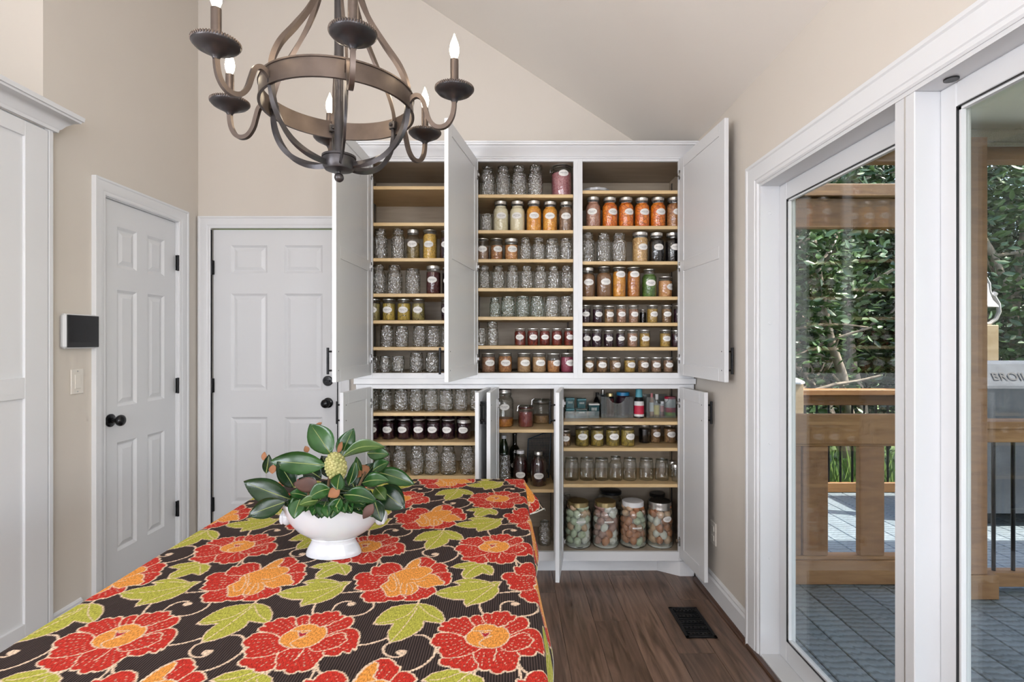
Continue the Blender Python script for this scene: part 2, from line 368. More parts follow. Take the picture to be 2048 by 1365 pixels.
for s_ in (-1, 1):
    m = MB(TR(yc)); m.box(-.015, -.0085, zz+s_*.024-.014, .015, -.005, zz+s_*.024+.014, .003); part('socket', m, 'switch_plate', t)
# floor register
vx0, vx1, vy0, vy1 = .79, .93, 2.36, 2.63
t = thing('floor_vent', 'black metal floor vent grille set in the dark plank floor', 'vent', ((vx0+vx1)/2, (vy0+vy1)/2, 0))
m = MB(); e = .016
for a in ((vx0, vy0, vx1, vy0+e), (vx0, vy1-e, vx1, vy1), (vx0, vy0, vx0+e, vy1), (vx1-e, vy0, vx1, vy1)): m.box(a[0], a[1], .0005, a[2], a[3], .006, .0015)
part('frame', m, 'black_metal', t)
m = MB(); m.box(vx0+e, vy0+e, .0003, vx1-e, vy1-e, .001); part('duct', m, 'lid_black', t)
n = 14
for k in range(n):
    y = vy0+e+(vy1-vy0-2*e)*(k+.5)/n; m = MB()
    if k % 3 == 1:
        for j in range(6): xx = vx0+e+(vx1-vx0-2*e)*(j+.5)/6; m.box(xx-.005, y-.007, .001, xx+.004, y+.007, .005)
    else: m.box(vx0+e, y-.0035, .001, vx1-e, y+.0035, .005)
    part('slat', m, 'black_metal', t)
# ------------------------------------------------------------------ tall cabinet in the alcove
cf = XL+.05; ca, cb = .55, AY-.006
t = thing('tall_cabinet', 'tall white shaker cabinet with crown moulding at the left edge', 'cabinet', ((cf+XL-.6)/2, (ca+cb)/2, 0))
m = MB(); m.box(XL-.6, ca, 0, cf-.022, cb, 2.23); part('body', m, 'white_paint', t)
fy1 = F*abs(cf)/(VX-97)
m = MB(); m.box(cf-.021, fy1+.003, .0, cf, cb, 2.23, .0015); part('end_stile', m, 'white_paint', t)
def shaker_side(y0, y1, z0, z1, rails, st):
    """door on a plane facing +x with recessed panels between the rails (list of z ranges)"""
    m = MB(); m.box(cf-.020, y0, z0, cf, y0+st, z1, .0012); m.box(cf-.020, y1-st, z0, cf, y1, z1, .0012)
    zs = [z0]+[r for q in rails for r in q]+[z1]
    for a, b_ in [(z0, rails[0][0])]+[(rails[k][1], rails[k+1][0]) for k in range(len(rails)-1)]+[(rails[-1][1], z1)]: m.box(cf-.020, y0+st, a, cf, y1-st, b_, .0012)
    d = part('door', m, 'white_paint', t)
    for a, b_ in rails:
        m = MB(); m.box(cf-.018, y0+st, a, cf-.009, y1-st, b_); part('door_panel', m, 'white_paint', d)
yy = fy1-.002
st = yy-F*abs(cf-.01)/(VX-45)
for k in range(3):
    shaker_side(yy-.56, yy, .07, 2.215, [(.185, PZ(797, 2.14)), (PZ(755, 2.14), PZ(272, 2.14))], st); yy -= .563
cr = [(0, 0), (.012, 0), (.014, .012), (.020, .018), (.030, .034), (.048, .052), (.066, .060), (.068, .068), (.074, .070), (.076, .088), (0, .088)]
m = MB(); n = len(cr); vs = []; fs = []
for (yy, oy) in ((ca, 0), (cb, 1)): vs += [(cf+a, yy+oy*a, 2.222+z) for a, z in cr]
vs += [(XL+.004, cb+a, 2.222+z) for a, z in cr]
for k in range(2):
    for i in range(n): fs.append((k*n+i, k*n+(i+1) % n, (k+1)*n+(i+1) % n, (k+1)*n+i))
fs += [tuple(range(n)), tuple(range(2*n, 3*n))]; m.add(vs, fs); part('crown_moulding', m, 'white_paint', t, 35)
# ------------------------------------------------------------------ the jar cabinets
YF = 2.986                              # face plane
YS = 3.008                              # front of the shelves
XA, XE = PX(712, YF), XR-.012           # ends of the whole run
def fz(y): return PZ(y, YF)
def sz(y): return PZ(y, YS)
CAB = {}
def cabinet(key, label, x0, x1, ox0, ox1, z0, z1, oz0, oz1, shelves, low=False):
    """one cabinet unit: carcass, face frame, shelves; ox/oz = opening"""
    t = thing('pantry_cabinet', label, 'cabinet', ((x0+x1)/2, (YF+YB)/2, z0), 'built-in pantry cabinets'); CAB[key] = t
    th = .016; yb = YB-.006
    m = MB(); m.box(x0+.001, YF+.019, z0, x0+th, yb, z1); m.box(x1-th, YF+.019, z0, x1-.001, yb, z1)
    m.box(x0+th, YF+.019, oz0-th, x1-th, yb, oz0); m.box(x0+th, YF+.019, oz1+.002, x1-th, yb, oz1+.002+th); m.box(x0+th, yb-.010, oz0, x1-th, yb, oz1)
    part('carcass', m, 'cabinet_interior', t)
    m = MB(); m.box(x0, YF, z0, ox0, YF+.019, z1, .001); m.box(ox1, YF, z0, x1, YF+.019, z1, .001)
    m.box(ox0, YF, oz1, ox1, YF+.019, z1, .001); m.box(ox0, YF, z0, ox1, YF+.019, oz0, .001); part('face_frame', m, 'white_paint', t)
    if x0 < XA+.001:
        m = MB(); m.box(x0-.006, YF+.019, z0, x0+.0005, yb, z1); part('end_panel', m, 'white_paint', t)
    for y in shelves:
        z = sz(y); m = MB(); m.box(x0+th+.001, YS, z-.019, x1-th-.001, yb-.011, z, .0015); part('shelf', m, 'maple_edge', t)
    for xx in (x0+th, x1-th):          # shelf standards
        sx = 1 if xx == x0+th else -1
        m = MB(); m.box(xx, yb-.07, oz0+.02, xx+sx*.003, yb-.055, oz1-.02); part('shelf_standard', m, 'bronze_dark', t)
    return t
uz0, uz1, uo0, uo1 = fz(757.5), fz(312), fz(746), fz(322.5)
xm1, xm2 = PX(946, YF), PX(1156, YF)
UP = [('UL', 'upper left', XA, xm1, PX(745, YF), PX(937, YF), [372, 445, 516, 587, 640.5, 694]),
      ('UM', 'upper middle', xm1, xm2, PX(956, YF), PX(1147, YF), [388.5, 460, 518, 576, 633.4, 691.4]),
      ('UR', 'upper right', xm2, XE, PX(1165, YF), PX(1357, YF), [380.4, 451.5, 522.4, 593, 645.4, 694.4])]
LB = {'UL': 'white upper wall cabinet nearest the white door, jars and two empty shelves', 'UM': 'white upper wall cabinet in the middle, pink bean jar on top',
      'UR': 'white upper wall cabinet at the right wall, jars of carrots near its top'}
for k, nm, a, b_, c, d, sh in UP: cabinet(k, LB[k], a, b_, c, d, uz0, uz1, uo0, uo1, sh)
lz0, lz1, lo0, lo1 = fz(1122.5), fz(769), fz(1104), fz(777.5)
xl1, xl2 = PX(987, YF), PX(1117.5, YF)
LW = [('LL', XA, xl1, PX(745, YF), PX(977, YF), [825.4, 884.6, 952]), ('LM', xl1, xl2, PX(998, YF), PX(1108, YF), [859, 979]), ('LR', xl2, XE, PX(1127, YF), PX(1357, YF), [843.5, 896, 968.5])]
LB = {'LL': 'white lower cabinet behind the magnolia bowl, dark jam jars in its middle', 'LM': 'narrow white lower cabinet with bottles of dark juice behind the table corner',
      'LR': 'white lower cabinet at the right wall with gallon jars of eggs'}
for k, a, b_, c, d, sh in LW: cabinet(k, LB[k], a, b_, c, d, lz0, lz1, lo0, lo1, sh, True)
# ledge between the two tiers, toe kick and crown
m = MB(); za, zb = PZ(768.5, YF-.014), PZ(757, YF-.014)
m.box(XA-.010, YF-.014, za, XE+.006, YF+.15, zb, .0015); o = struct('trim_1', m, 'white_paint'); 
m = MB(); m.box(XA, YF+.075, 0, PX(1314, YF+.075), YF+.09, lz0-.001); 
m.prism([(PX(1314, YF+.075), YF+.075), (PX(1360, YF), YF), (XE, YF), (XE, YF+.09), (PX(1314, YF+.075), YF+.09)], lz0-.0015, 'z', 0); struct('trim_2', m, 'white_paint')
cp = [(0, 0), (.006, .0), (.006, .008), (.010, .010), (.012, .016), (.030, .050), (.044, .066), (.046, .072), (.054, .074), (.054, .086), (.058, .088), (.058, .098), (0, .098)]
zc0 = fz(317); h = (PZ(281, YF-.058)-zc0)/.098
m = MB(); n = len(cp); vs = [(XA-.004, YF+.3, zc0)]*0; fs = []
vs += [(XA-a, YB-.006, zc0+z*h) for a, z in cp]+[(XA-a, YF-a, zc0+z*h) for a, z in cp]+[(XE+.008, YF-a, zc0+z*h) for a, z in cp]
for k in range(2):
    for i in range(n): fs.append((k*n+i, k*n+(i+1) % n, (k+1)*n+(i+1) % n, (k+1)*n+i))
fs += [tuple(range(n)), tuple(range(2*n, 3*n))]; m.add(vs, fs)
m.box(XA, YF+.001, zc0-.001, XE, YB-.008, zc0+.095*h)
struct('trim_3', m, 'white_paint', 35)
# ------------------------------------------------------------------ cabinet doors (all standing open)
def cab_door(key, hx, ex, Ye, z0, z1, side, rails, hz):
    """hinged at hx on the face plane, inside face ends at (ex, Ye); side=+1: inside face looks towards +x"""
    root = CAB[key]; v = Vector((ex-hx, Ye-YF)); W = v.length; u = v/W; nrm = Vector((-u.y, u.x))*1.0   # left normal
    if nrm.x*side > 0: nrm = -nrm                                                                     # outward = away from the inside face
    T = Matrix(((u.x, nrm.x, 0, hx), (u.y, nrm.y, 0, YF-.004), (0, 0, 1, 0), (0, 0, 0, 1)))
    st = .060; m = MB(T); m.box(0, 0, z0, st, .020, z1, .0015); m.box(W-st, 0, z0, W, .020, z1, .0015)
    zs = [z0]+[q for r in rails for q in r]+[z1]
    for k in range(0, len(zs), 2): m.box(st, 0, zs[k], W-st, .020, zs[k+1], .0012)
    d = part('door', m, 'white_paint', root)
    for r in rails:
        m = MB(T); m.box(st-.004, .0035, r[0]-.004, W-st+.004, .011, r[1]+.004); part('door_panel', m, 'white_paint', d)
    m = MB(T); hz0, hz1 = hz; x = W-.030
    m.tube([(x, .050, hz0-.018), (x, .050, hz1+.018)], .006, 10)
    for z in (hz0, hz1): m.tube([(x, .019, z), (x, .050, z)], .0045, 8)
    part('handle', m, 'black_metal', d, 40)
    for z in hz:
        m = MB(T @ Matrix.Translation((x, .0005, z)) @ Matrix.Rotation(PI/2, 4, 'X')); m.lathe([(.003, 0), (.0025, .0016)], 8); part('handle_screw', m, 'bronze_dark', d)
    n = 3 if z1-z0 > 1 else 2
    for k in range(n):
        z = z0+.09+(z1-z0-.18)*k/(n-1)
        m = MB(T); m.box(.006, -.004, z-.022, .020, .001, z+.022, .001); m.box(-.012, -.012, z-.009, .012, -.003, z+.009, .002); hb = part('hinge', m, 'steel', d)
        m = MB(T); m.box(.001, -.003, z-.026, .006, .001, z+.026, .0005); part('hinge', m, 'black_metal', d)
uzA, uzB = fz(749.5), fz(318.5)
ym = fz(534); ur = [(uzA+.062, ym-.03), (ym+.03, uzB-.062)]
YU = YF/1.228
hh = lambda a, b_: (PZ(b_, YU+.03), PZ(a, YU+.03))
cab_door('UL', PX(743, YF), PX(673, YU), YU, uzA, uzB, 1, ur, hh(703, 741))
cab_door('UM', PX(955, YF), PX(897, YU), YU, uzA, uzB, 1, ur, hh(703, 741))
cab_door('UR', PX(1358, YF), PX(1448.5, YU), YU, uzA, uzB, -1, ur, hh(703, 741))
lzA, lzB = fz(1114), fz(774)
lr = [(lzA+.062, lzB-.062)]; YW = 2.668
hl = (PZ(841, YW+.03), PZ(810, YW+.03))
cab_door('LL', PX(743, YF), PX(687, YW), YW, lzA, lzB, 1, lr, hl)
cab_door('LL', PX(974, YF), PX(950, YW), YW, lzA, lzB, -1, lr, hl)
cab_door('LM', PX(997, YF), PX(981, YW), YW, lzA, lzB, 1, lr, hl)
cab_door('LR', PX(1127, YF), PX(1118.5, YW), YW, lzA, lzB, 1, lr, hl)
cab_door('LR', PX(1358, YF), PX(1408, YW), YW, lzA, lzB, -1, lr, hl)
# ------------------------------------------------------------------ sliding patio door
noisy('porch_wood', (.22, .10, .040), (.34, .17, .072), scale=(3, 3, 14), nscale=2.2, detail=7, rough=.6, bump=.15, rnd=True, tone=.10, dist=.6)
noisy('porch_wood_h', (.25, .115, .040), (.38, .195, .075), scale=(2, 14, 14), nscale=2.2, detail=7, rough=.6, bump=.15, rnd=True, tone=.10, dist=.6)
noisy('beam_wood_shaded', (.125, .060, .018), (.21, .11, .036), scale=(2, 14, 14), nscale=2.2, detail=7, rough=.6, bump=.15, dist=.6)  # porch wood darkened: the beam's shade is put into the colour
m_ = noisy('deck_board', (.19, .235, .265), (.26, .31, .345), scale=(1, .6, 1), nscale=6, rough=.55, rnd=True, tone=.07)
nt, N, L, b = nodes(m_); mp = coords(nt, (20, 3.2, 1), True); wv = N.new('ShaderNodeTexWave'); wv.wave_type = 'RINGS'; wv.inputs['Scale'].default_value = 2.6; wv.inputs['Distortion'].default_value = 3; wv.inputs['Detail'].default_value = 2; wv.inputs['Detail Scale'].default_value = .8
L.new(mp.outputs[0], wv.inputs['Vector']); bp_ = N.new('ShaderNodeBump'); bp_.inputs['Strength'].default_value = .55; bp_.inputs['Distance'].default_value = .003; L.new(wv.outputs[0], bp_.inputs['Height']); L.new(bp_.outputs[0], b.inputs['Normal'])
old = b.inputs['Base Color'].links[0].from_socket; rr = ramp(nt, [(.05, (.66, .66, .66)), (.45, (1, 1, 1))]); L.new(wv.outputs[0], rr.inputs[0])
mx = N.new('ShaderNodeMix'); mx.data_type = 'RGBA'; mx.blend_type = 'MULTIPLY'; mx.inputs['Factor'].default_value = 1; L.new(old, mx.inputs['A']); L.new(rr.outputs[0], mx.inputs['B']); L.new(mx.outputs['Result'], b.inputs['Base Color'])
PY0, PY1 = 1.371, 1.442                      # the post between the two glass panels
fr = MB(); xo = XR+.142
for a, c in ((DY0, DY0+.012), (DY1-.012, DY1)): fr.box(XR-.006, a, .0, xo, c, DZ)
fr.box(XR-.006, DY0+.012, DZ-.012, xo, DY1-.012, DZ)
d3 = struct('door_3', fr, 'white_vinyl', loc=(XR, (DY0+DY1)/2, 0))
m = MB(); m.box(XR-.004, DY0, -.012, xo, DY1, .018, .003); part('sill', m, 'white_vinyl', d3)
m = MB(); m.box(XR-.030, DY0-.08, 0, XR-.004, DY1+.08, .012, .005); part('sill_nose', m, 'shoe_wood', d3)
cm = MB(); casing(cm, -(DY1-DY0)/2, (DY1-DY0)/2, DZ, .092, TR((DY0+DY1)/2)); part('casing', cm, 'white_trim', d3, 30)
m = MB(); m.box(XR-.006, PY0, .018, xo, PY1, DZ-.012, .002); part('post', m, 'white_vinyl', d3)
m = MB(); m.box(XR-.008, PY0+.030, .018, XR-.0055, PY0+.033, DZ-.012); part('post_groove', m, 'lid_silver', d3)
def sash(x, ya, yb, zb, zt, st, rail_b):
    m = MB(); x1 = x+.036
    m.box(x, ya, zb, x1, ya+st, zt, .003); m.box(x, yb-st, zb, x1, yb, zt, .003); m.box(x, ya+st, zt-st*1.25, x1, yb-st, zt, .003); m.box(x, ya+st, zb, x1, yb-st, zb+rail_b, .003)
    s = part('sash', m, 'white_vinyl', d3); g = .006
    m = MB(); a, c, e, f_ = ya+st, yb-st, zb+rail_b, zt-st*1.25
    for q in ((a, c-g, e, f_, 1),):
        m.box(x-.0005, a, e, x+.004, a+g*.6, f_); m.box(x-.0005, c-g*.6, e, x+.004, c, f_); m.box(x-.0005, a, f_-g*.6, x+.004, c, f_); m.box(x-.0005, a, e, x+.004, c, e+g*.6)
    part('gasket', m, 'lid_black', s)
    m = MB(); b0 = .010; 
    m.box(x+.004, a, e, x+.016, a+b0, f_); m.box(x+.004, c-b0, e, x+.016, c, f_); m.box(x+.004, a, f_-b0, x+.016, c, f_); m.box(x+.004, a, e, x+.016, c, e+b0)
    part('glazing_bead', m, 'white_trim', s)
    m = MB(); m.box(x+.017, a+.002, e+.002, x+.0225, c-.002, f_-.002); part('pane', m, 'pane_glass', s)
sash(XR+.074, PY1, DY1-.012, .018, DZ-.012, .056, .085)
sash(XR+.060, DY0+.012, PY0, .018, DZ-.012, .050, .085)
m = MB(); m.lathe([(.016, 0), (.016, -.004)], 16, c=(XR+.035, PY0-.065, DZ-.012), a0=0, a1=2*PI); part('latch', m, 'lid_black', d3)
for z in (.42, .9, 1.4, 1.86):
    m = MB(); m.lathe([(.007, 0), (.006, .0015)], 12); m.xf = None
    m = MB(Matrix.Translation((XR+.035, DY1-.012, z)) @ Matrix.Rotation(PI/2, 4, 'X')); m.lathe([(.007, 0), (.006, .0015)], 12); part('screw_cap', m, 'white_vinyl', d3)
# ------------------------------------------------------------------ deck, porch and garden
ZD = -.05
dk = struct('deck', MB().box(XR+.15, -2.8, ZD-.25, 7.2, 4.95, ZD-.03), 'floor_gap')
bw = .153; bme = MB().box(-bw/2+.0025, 0, -.028, bw/2-.0025, 7.7, 0, .004).mesh('deck_board', 'deck_board')
x = 1.793-4*bw-bw/2+.0
while x < 7.1:
    if x > XR+.2: link('deck_board', bme, dk, (x, -2.8, ZD))
    x += bw
noisy('grass_ground', (.05, .09, .02), (.16, .22, .07), nscale=3, rough=.9)
struct('ground', MB().box(-30, 4.95, -.85, 45, 60, -.8), 'grass_ground')
g2 = MB(); g2.box(7.2, -30, -.85, 45, 4.95, -.8); struct('ground_side', g2, 'grass_ground')
# solid wood railing of the porch
YR_ = 2.985
t = thing('porch_railing', 'wooden porch railing of wide flat pickets seen through the left pane', 'railing', (1.9, YR_, ZD))
def wb_(name, x0, x1, z0, z1, root, y0=YR_, y1=None, mt='porch_wood_h', c=.004): m = MB(); m.box(x0, y0, z0, x1, y1 or y0+.036, z1, c); return part(name, m, mt, root)
z_ = lambda y: PZ(y, YR_)
wb_('bottom_rail', 1.21, 2.46, ZD+.002, z_(1122), t); wb_('top_rail', 1.21, 2.46, z_(888), z_(828), t, YR_-.012)
wb_('sub_rail', 1.21, 2.46, z_(1122), z_(1114), t, YR_+.012, YR_+.07); wb_('sub_rail', 1.21, 2.46, z_(893), z_(888), t, YR_+.005, YR_+.07)
for a, c in ((1490, 1545), (1548, 1604), (1607, 1658), (1721, 1771), (1836, 1886)): wb_('picket', PX(a, YR_), PX(c, YR_), z_(1113), z_(893), t, YR_+.006, YR_+.044, 'porch_wood')
# porch corner post with its base
YP = 2.82; px0, px1 = PX(1937, YP), PX(1976, YP)
t = thing('porch_post', 'square brown wooden porch post seen through the right pane', 'post', ((px0+px1)/2, YP+.05, ZD))
wb_('shaft', px0, px1, PZ(1150, YP), 2.42, t, YP, YP+.105, 'porch_wood'); wb_('base', px0-.03, PX(1996, YP), ZD+.002, PZ(1150, YP), t, YP-.01, YP+.15)
# iron baluster railing right of the post
YQ = 2.90
t = thing('baluster_railing', 'wooden railing with black iron balusters right of the porch post', 'railing', (3.6, YQ, ZD)); z_ = lambda y: PZ(y, YQ)
wb_('top_rail', px1+.005, 5.0, z_(886), z_(858), t, YQ+.012); wb_('cap_rail', px1+.005, 5.0, z_(857), z_(842), t, YQ-.03, YQ+.10); wb_('bottom_rail', px1+.045, 5.0, ZD+.03, z_(1146), t, YQ-.005, YQ+.07)
x = PX(1997, YQ)
while x < 4.95:
    m = MB(); m.tube([(x, YQ+.03, z_(1146)), (x, YQ+.03, z_(886))], .0095, 8); part('baluster', m, 'black_metal', t, 40); x += .108
# header beam, roof and the rolled shade
single('porch_header', MB().box(1.2, 2.93, PZ(320, 2.93), 7.2, 3.02, 2.46, .004), 'porch_wood_h', 'brown wooden header beam over the porch railing', 'beam')
mat('porch_ceiling', (.88, .86, .76), .7)
struct('porch_roof', MB().box(1.2, -3, 2.50, 7.3, 3.2, 2.56), 'porch_ceiling')
noisy('shade_cloth', (.20, .17, .13), (.36, .32, .26), scale=(60, 60, 60), nscale=6, rough=.9)
t = thing('roller_blind', 'rolled-up woven blind hanging under the porch ceiling', 'blind', (3.4, 2.84, 2.4))
m = MB(); m.tube([(2.35, 2.86, 2.425), (4.9, 2.86, 2.425)], .043, 14); part('roll', m, 'shade_cloth', t, 40)
m = MB(); m.box(2.35, 2.83, 2.368, 4.9, 2.842, 2.388, .002); part('bottom_bar', m, 'shade_cloth', t)
# pergola beam over the open deck
YG = 4.0
t = thing('pergola', 'brown wooden pergola beam with knots above the open deck', 'beam', (2.6, YG, 2.0))
m = MB(); m.box(1.25, YG, PZ(455, YG), 3.18, YG+.07, PZ(396, YG), .004); part('beam', m, 'beam_wood_shaded', t)
m = MB(); m.box(1.25, YG-.04, PZ(394, YG), 3.18, YG+.10, PZ(370, YG), .004); part('top_plate', m, 'beam_wood_shaded', t)
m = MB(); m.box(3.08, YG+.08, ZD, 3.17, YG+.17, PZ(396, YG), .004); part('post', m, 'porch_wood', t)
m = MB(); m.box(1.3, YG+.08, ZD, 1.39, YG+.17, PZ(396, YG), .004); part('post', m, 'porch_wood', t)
# far deck railing
YD = 4.8; z_ = lambda y: PZ(y, YD)
t = thing('deck_railing', 'sunlit far deck railing with black balusters beyond the porch', 'railing', (4.2, YD, ZD))
wb_('cap_rail', 1.3, 7.1, z_(790), z_(779), t, YD-.04, YD+.11); wb_('top_rail', 1.3, 7.1, z_(811), z_(791), t, YD+.01); wb_('bottom_rail', 1.3, 7.1, z_(985), z_(966), t, YD)
x = 1.4
while x < 7.05:
    m = MB(); m.tube([(x, YD+.03, z_(966)), (x, YD+.03, z_(811))], .0095, 6); part('baluster', m, 'black_metal', t, 40); x += .108
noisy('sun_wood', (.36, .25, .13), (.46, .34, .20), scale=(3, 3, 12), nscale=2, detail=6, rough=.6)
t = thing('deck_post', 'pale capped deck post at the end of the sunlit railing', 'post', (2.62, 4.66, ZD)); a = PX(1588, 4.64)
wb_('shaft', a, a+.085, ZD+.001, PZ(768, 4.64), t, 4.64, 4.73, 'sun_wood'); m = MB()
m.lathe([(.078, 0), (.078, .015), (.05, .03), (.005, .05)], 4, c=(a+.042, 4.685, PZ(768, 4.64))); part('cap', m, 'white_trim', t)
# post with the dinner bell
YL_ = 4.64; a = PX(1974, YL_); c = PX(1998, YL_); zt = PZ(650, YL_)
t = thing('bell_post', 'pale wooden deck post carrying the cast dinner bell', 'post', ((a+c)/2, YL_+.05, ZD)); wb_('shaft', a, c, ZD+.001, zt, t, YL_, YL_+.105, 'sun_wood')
mat('bell_metal', (.36, .345, .33), .5, .2)
cx = PX(1968, YL_); t = thing('dinner_bell', 'pale cast-iron dinner bell in a curved yoke on its post', 'bell', (cx, YL_+.05, zt))
m = MB(); m.lathe([(.002, .40), (.045, .395), (.062, .36), (.070, .29), (.092, .22), (.128, .17), (.132, .155), (.12, .155), (.09, .2), (.06, .3), (.002, .36)], 20, c=(cx, YL_+.05, zt)); part('bell', m, 'bell_metal', t, 40)
pts = [(.0, .012), (.09, .012), (.150, .055), (.178, .12), (.170, .19), (.135, .25), (.125, .27)]
for s_ in (-1, 1):
    m = MB(); m.tube([(cx+s_*p, YL_+.05, zt+q) for p, q in pts], .017, 8); m.tube([(cx+s_*.12, YL_+.05, zt+.255), (cx+s_*.145, YL_+.05, zt+.285)], .022, 8); part('cradle_arm', m, 'bell_metal', t, 40)
m = MB(); m.tube([(cx+x_, YL_+.05, zt+q) for x_, q in ((-.13, .275), (-.105, .27), (-.09, .30), (-.085, .37), (-.06, .415), (0, .428), (.06, .415), (.085, .37), (.09, .30), (.105, .27), (.13, .275))], .016, 8); part('yoke', m, 'bell_metal', t, 40)
# covered grill
YGr = 3.92; noisy('grill_cover', (.055, .064, .078), (.085, .097, .115), nscale=9, rough=.8, bump=.3)
mat('grill_print', (.012, .013, .016), .7)
gx0, gx1 = PX(1955, YGr), PX(1955, YGr)+1.45
t = thing('covered_grill', 'barbecue grill under a grey cloth cover on the deck', 'grill', ((gx0+gx1)/2, YGr+.3, ZD))
zb, zs, zt2 = ZD+.10, PZ(772, YGr), PZ(728, YGr+.15)
m = MB(); r1 = [(gx0, YGr), (gx1, YGr), (gx1, YGr+.62), (gx0, YGr+.62)]; rings = [(0, zb, -.0), (.0, .45, .012), (0, zs-.16, 0), (.005, zs-.02, 0), (.012, zs, 0), (.12, zt2, 0), (.15, zt2+.015, 0)]
vs = []; fs = []
for ins, z, wv_ in rings:
    for (x, y) in r1: vs.append((x+(ins if x == gx0 else -ins)*1.5, y+(ins*1.2 if y == YGr else -ins), z))
for k in range(len(rings)-1):
    for i in range(4): fs.append((k*4+i, k*4+(i+1) % 4, k*4+4+(i+1) % 4, k*4+4+i))
fs += [(3, 2, 1, 0), tuple(len(vs)-4+i for i in range(4))]; m.add(vs, fs); part('cover', m, 'grill_cover', t)
for k in range(4):
    m = MB(); m.lathe([(.03, 0), (.03, zb-ZD+.01)], 10, c=(gx0+.15 if k % 2 else gx1-.15, YGr+.1+.42*(k//2), ZD)); part('leg', m, 'black_metal', t)
fc = bpy.data.curves.new('print', 'FONT'); fc.body = 'BROIL KING'; fc.size = .10; fc.extrude = .0005; fc.shear = .2
fo = bpy.data.objects.new('print', fc); C.objects.link(fo); bpy.context.view_layer.update()
me = bpy.data.meshes.new_from_object(fo.evaluated_get(bpy.context.evaluated_depsgraph_get())); bpy.data.objects.remove(fo); me.materials.append(M['grill_print'])
o = link('lettering', me, t); sl = math.atan2(zt2-zs, .13)
o.location = (PX(1992, YGr+.02)-t.location.x, YGr+.040-t.location.y, zs+.030*(zt2-zs)/.13+.006-ZD); o.rotation_euler = (sl, 0, 0)
# trees behind the deck
noisy('bark', (.22, .175, .13), (.40, .33, .25), scale=(6, 6, 2), nscale=4, rough=.9, bump=.4)
for nm, c1, c2 in (('leaf_dark', (.018, .044, .014), (.052, .10, .034)), ('leaf_mid', (.03, .07, .02), (.09, .16, .05)), ('leaf_light', (.08, .15, .04), (.19, .28, .10))):
    noisy(nm, c1, c2, nscale=2.2, rough=.28, detail=2)
rng = np.random.default_rng(3)
def foliage(n, c, rad, size, clusters=40):
    cc = rng.normal(size=(clusters, 3)); cc /= np.linalg.norm(cc, axis=1)[:, None]; cc *= rng.uniform(.35, 1, (clusters, 1))**.6; cc = cc*np.array(rad)+np.array(c)
    P = cc[rng.integers(0, clusters, n)]+rng.normal(size=(n, 3))*np.array(rad)*.20
    P[:, 2] = np.maximum(P[:, 2], -.7)
    d = rng.normal(size=(n, 3)); d[:, 2] *= .55; d /= np.linalg.norm(d, axis=1)[:, None]
    u = rng.normal(size=(n, 3)); u -= (u*d).sum(1)[:, None]*d; u /= np.linalg.norm(u, axis=1)[:, None]; w_ = np.cross(d, u)
    l = size*rng.uniform(.7, 1.25, (n, 1)); wd = l*.21
    V = np.stack([P, P+d*l*.35+u*wd+w_*l*.05, P+d*l*.72+u*wd*.8+w_*l*.03, P+d*l-w_*l*.06, P+d*l*.72-u*wd*.8+w_*l*.03, P+d*l*.35-u*wd+w_*l*.05], 1).reshape(-1, 3)
    b0 = (np.arange(n)*6)[:, None]; Fq = np.concatenate([b0+np.array([0, 1, 2, 3]), b0+np.array([0, 3, 4, 5])], 0)
    me = bpy.data.meshes.new('foliage'); me.vertices.add(len(V)); me.vertices.foreach_set('co', V.astype(np.float32).ravel())
    me.loops.add(Fq.size); me.loops.foreach_set('vertex_index', Fq.astype(np.int32).ravel()); me.polygons.add(len(Fq)); me.polygons.foreach_set('loop_start', np.arange(len(Fq), dtype=np.int32)*4)
    me.update(); me.validate(); return me
def tree(label, x, y, h, rad, n, mt, size=.17, stems=3, seed=0, fo=(0, 0, 0)):
    rd = random.Random(seed); t = thing('magnolia_tree', label, 'tree', (x, y, -.8), 'magnolia trees behind the deck')
    for s_ in range(stems):
        a = rd.uniform(0, 6.28); p = Vector((x+.12*math.cos(a), y+.12*math.sin(a), -.82)); d = Vector((math.cos(a)*.28, math.sin(a)*.2, 1)); path = [p.copy()]; rr = [.085]
        for k in range(9):
            d += Vector((rd.uniform(-.22, .22), rd.uniform(-.18, .18), rd.uniform(-.05, .1))); d.normalize(); p = p+d*h*.10; path.append(p.copy()); rr.append(.085*(1-.085*k)-.006)
        m = MB(); m.tube(path, rr, 8); tr = part('trunk', m, 'bark', t, 60)
        for k in range(6):
            q = rd.randrange(2, 9); p = path[q].copy(); a = rd.uniform(0, 6.28); d = Vector((math.cos(a), math.sin(a)*.8, rd.uniform(.1, .9))); bpth = [p.copy()]; br = [rr[q]*.55]
            for j in range(6):
                d += Vector((rd.uniform(-.3, .3), rd.uniform(-.3, .3), rd.uniform(-.2, .25))); d.normalize(); p = p+d*.24; bpth.append(p.copy()); br.append(rr[q]*.55*(1-.13*j))
            m = MB(); m.tube(bpth, br, 6); part('branch', m, 'bark', tr, 60)
    me = foliage(n, (x+fo[0], y+fo[1], h*.52-.5+fo[2]), rad, size, 55); me.materials.append(M[mt]); me.transform(Matrix.Translation(-Vector(t.location)))
    o = link('foliage', me, t); o['kind'] = 'stuff'
tree('broad dark magnolia with pale forking trunks right behind the far railing', 4.75, 6.9, 4.6, (1.5, .8, 2.3), 8000, 'leaf_dark', .125, 5, 11, (0, 1.0, .35))
tree('magnolia with lighter leaves at the left side of the glass door view', 3.3, 6.6, 4.4, (1.2, .8, 2.0), 6500, 'leaf_mid', .125, 3, 5)
tree('tall glossy magnolia filling the right pane behind the bell', 7.0, 7.3, 5.6, (1.5, .9, 2.8), 11000, 'leaf_mid', .13, 4, 8)
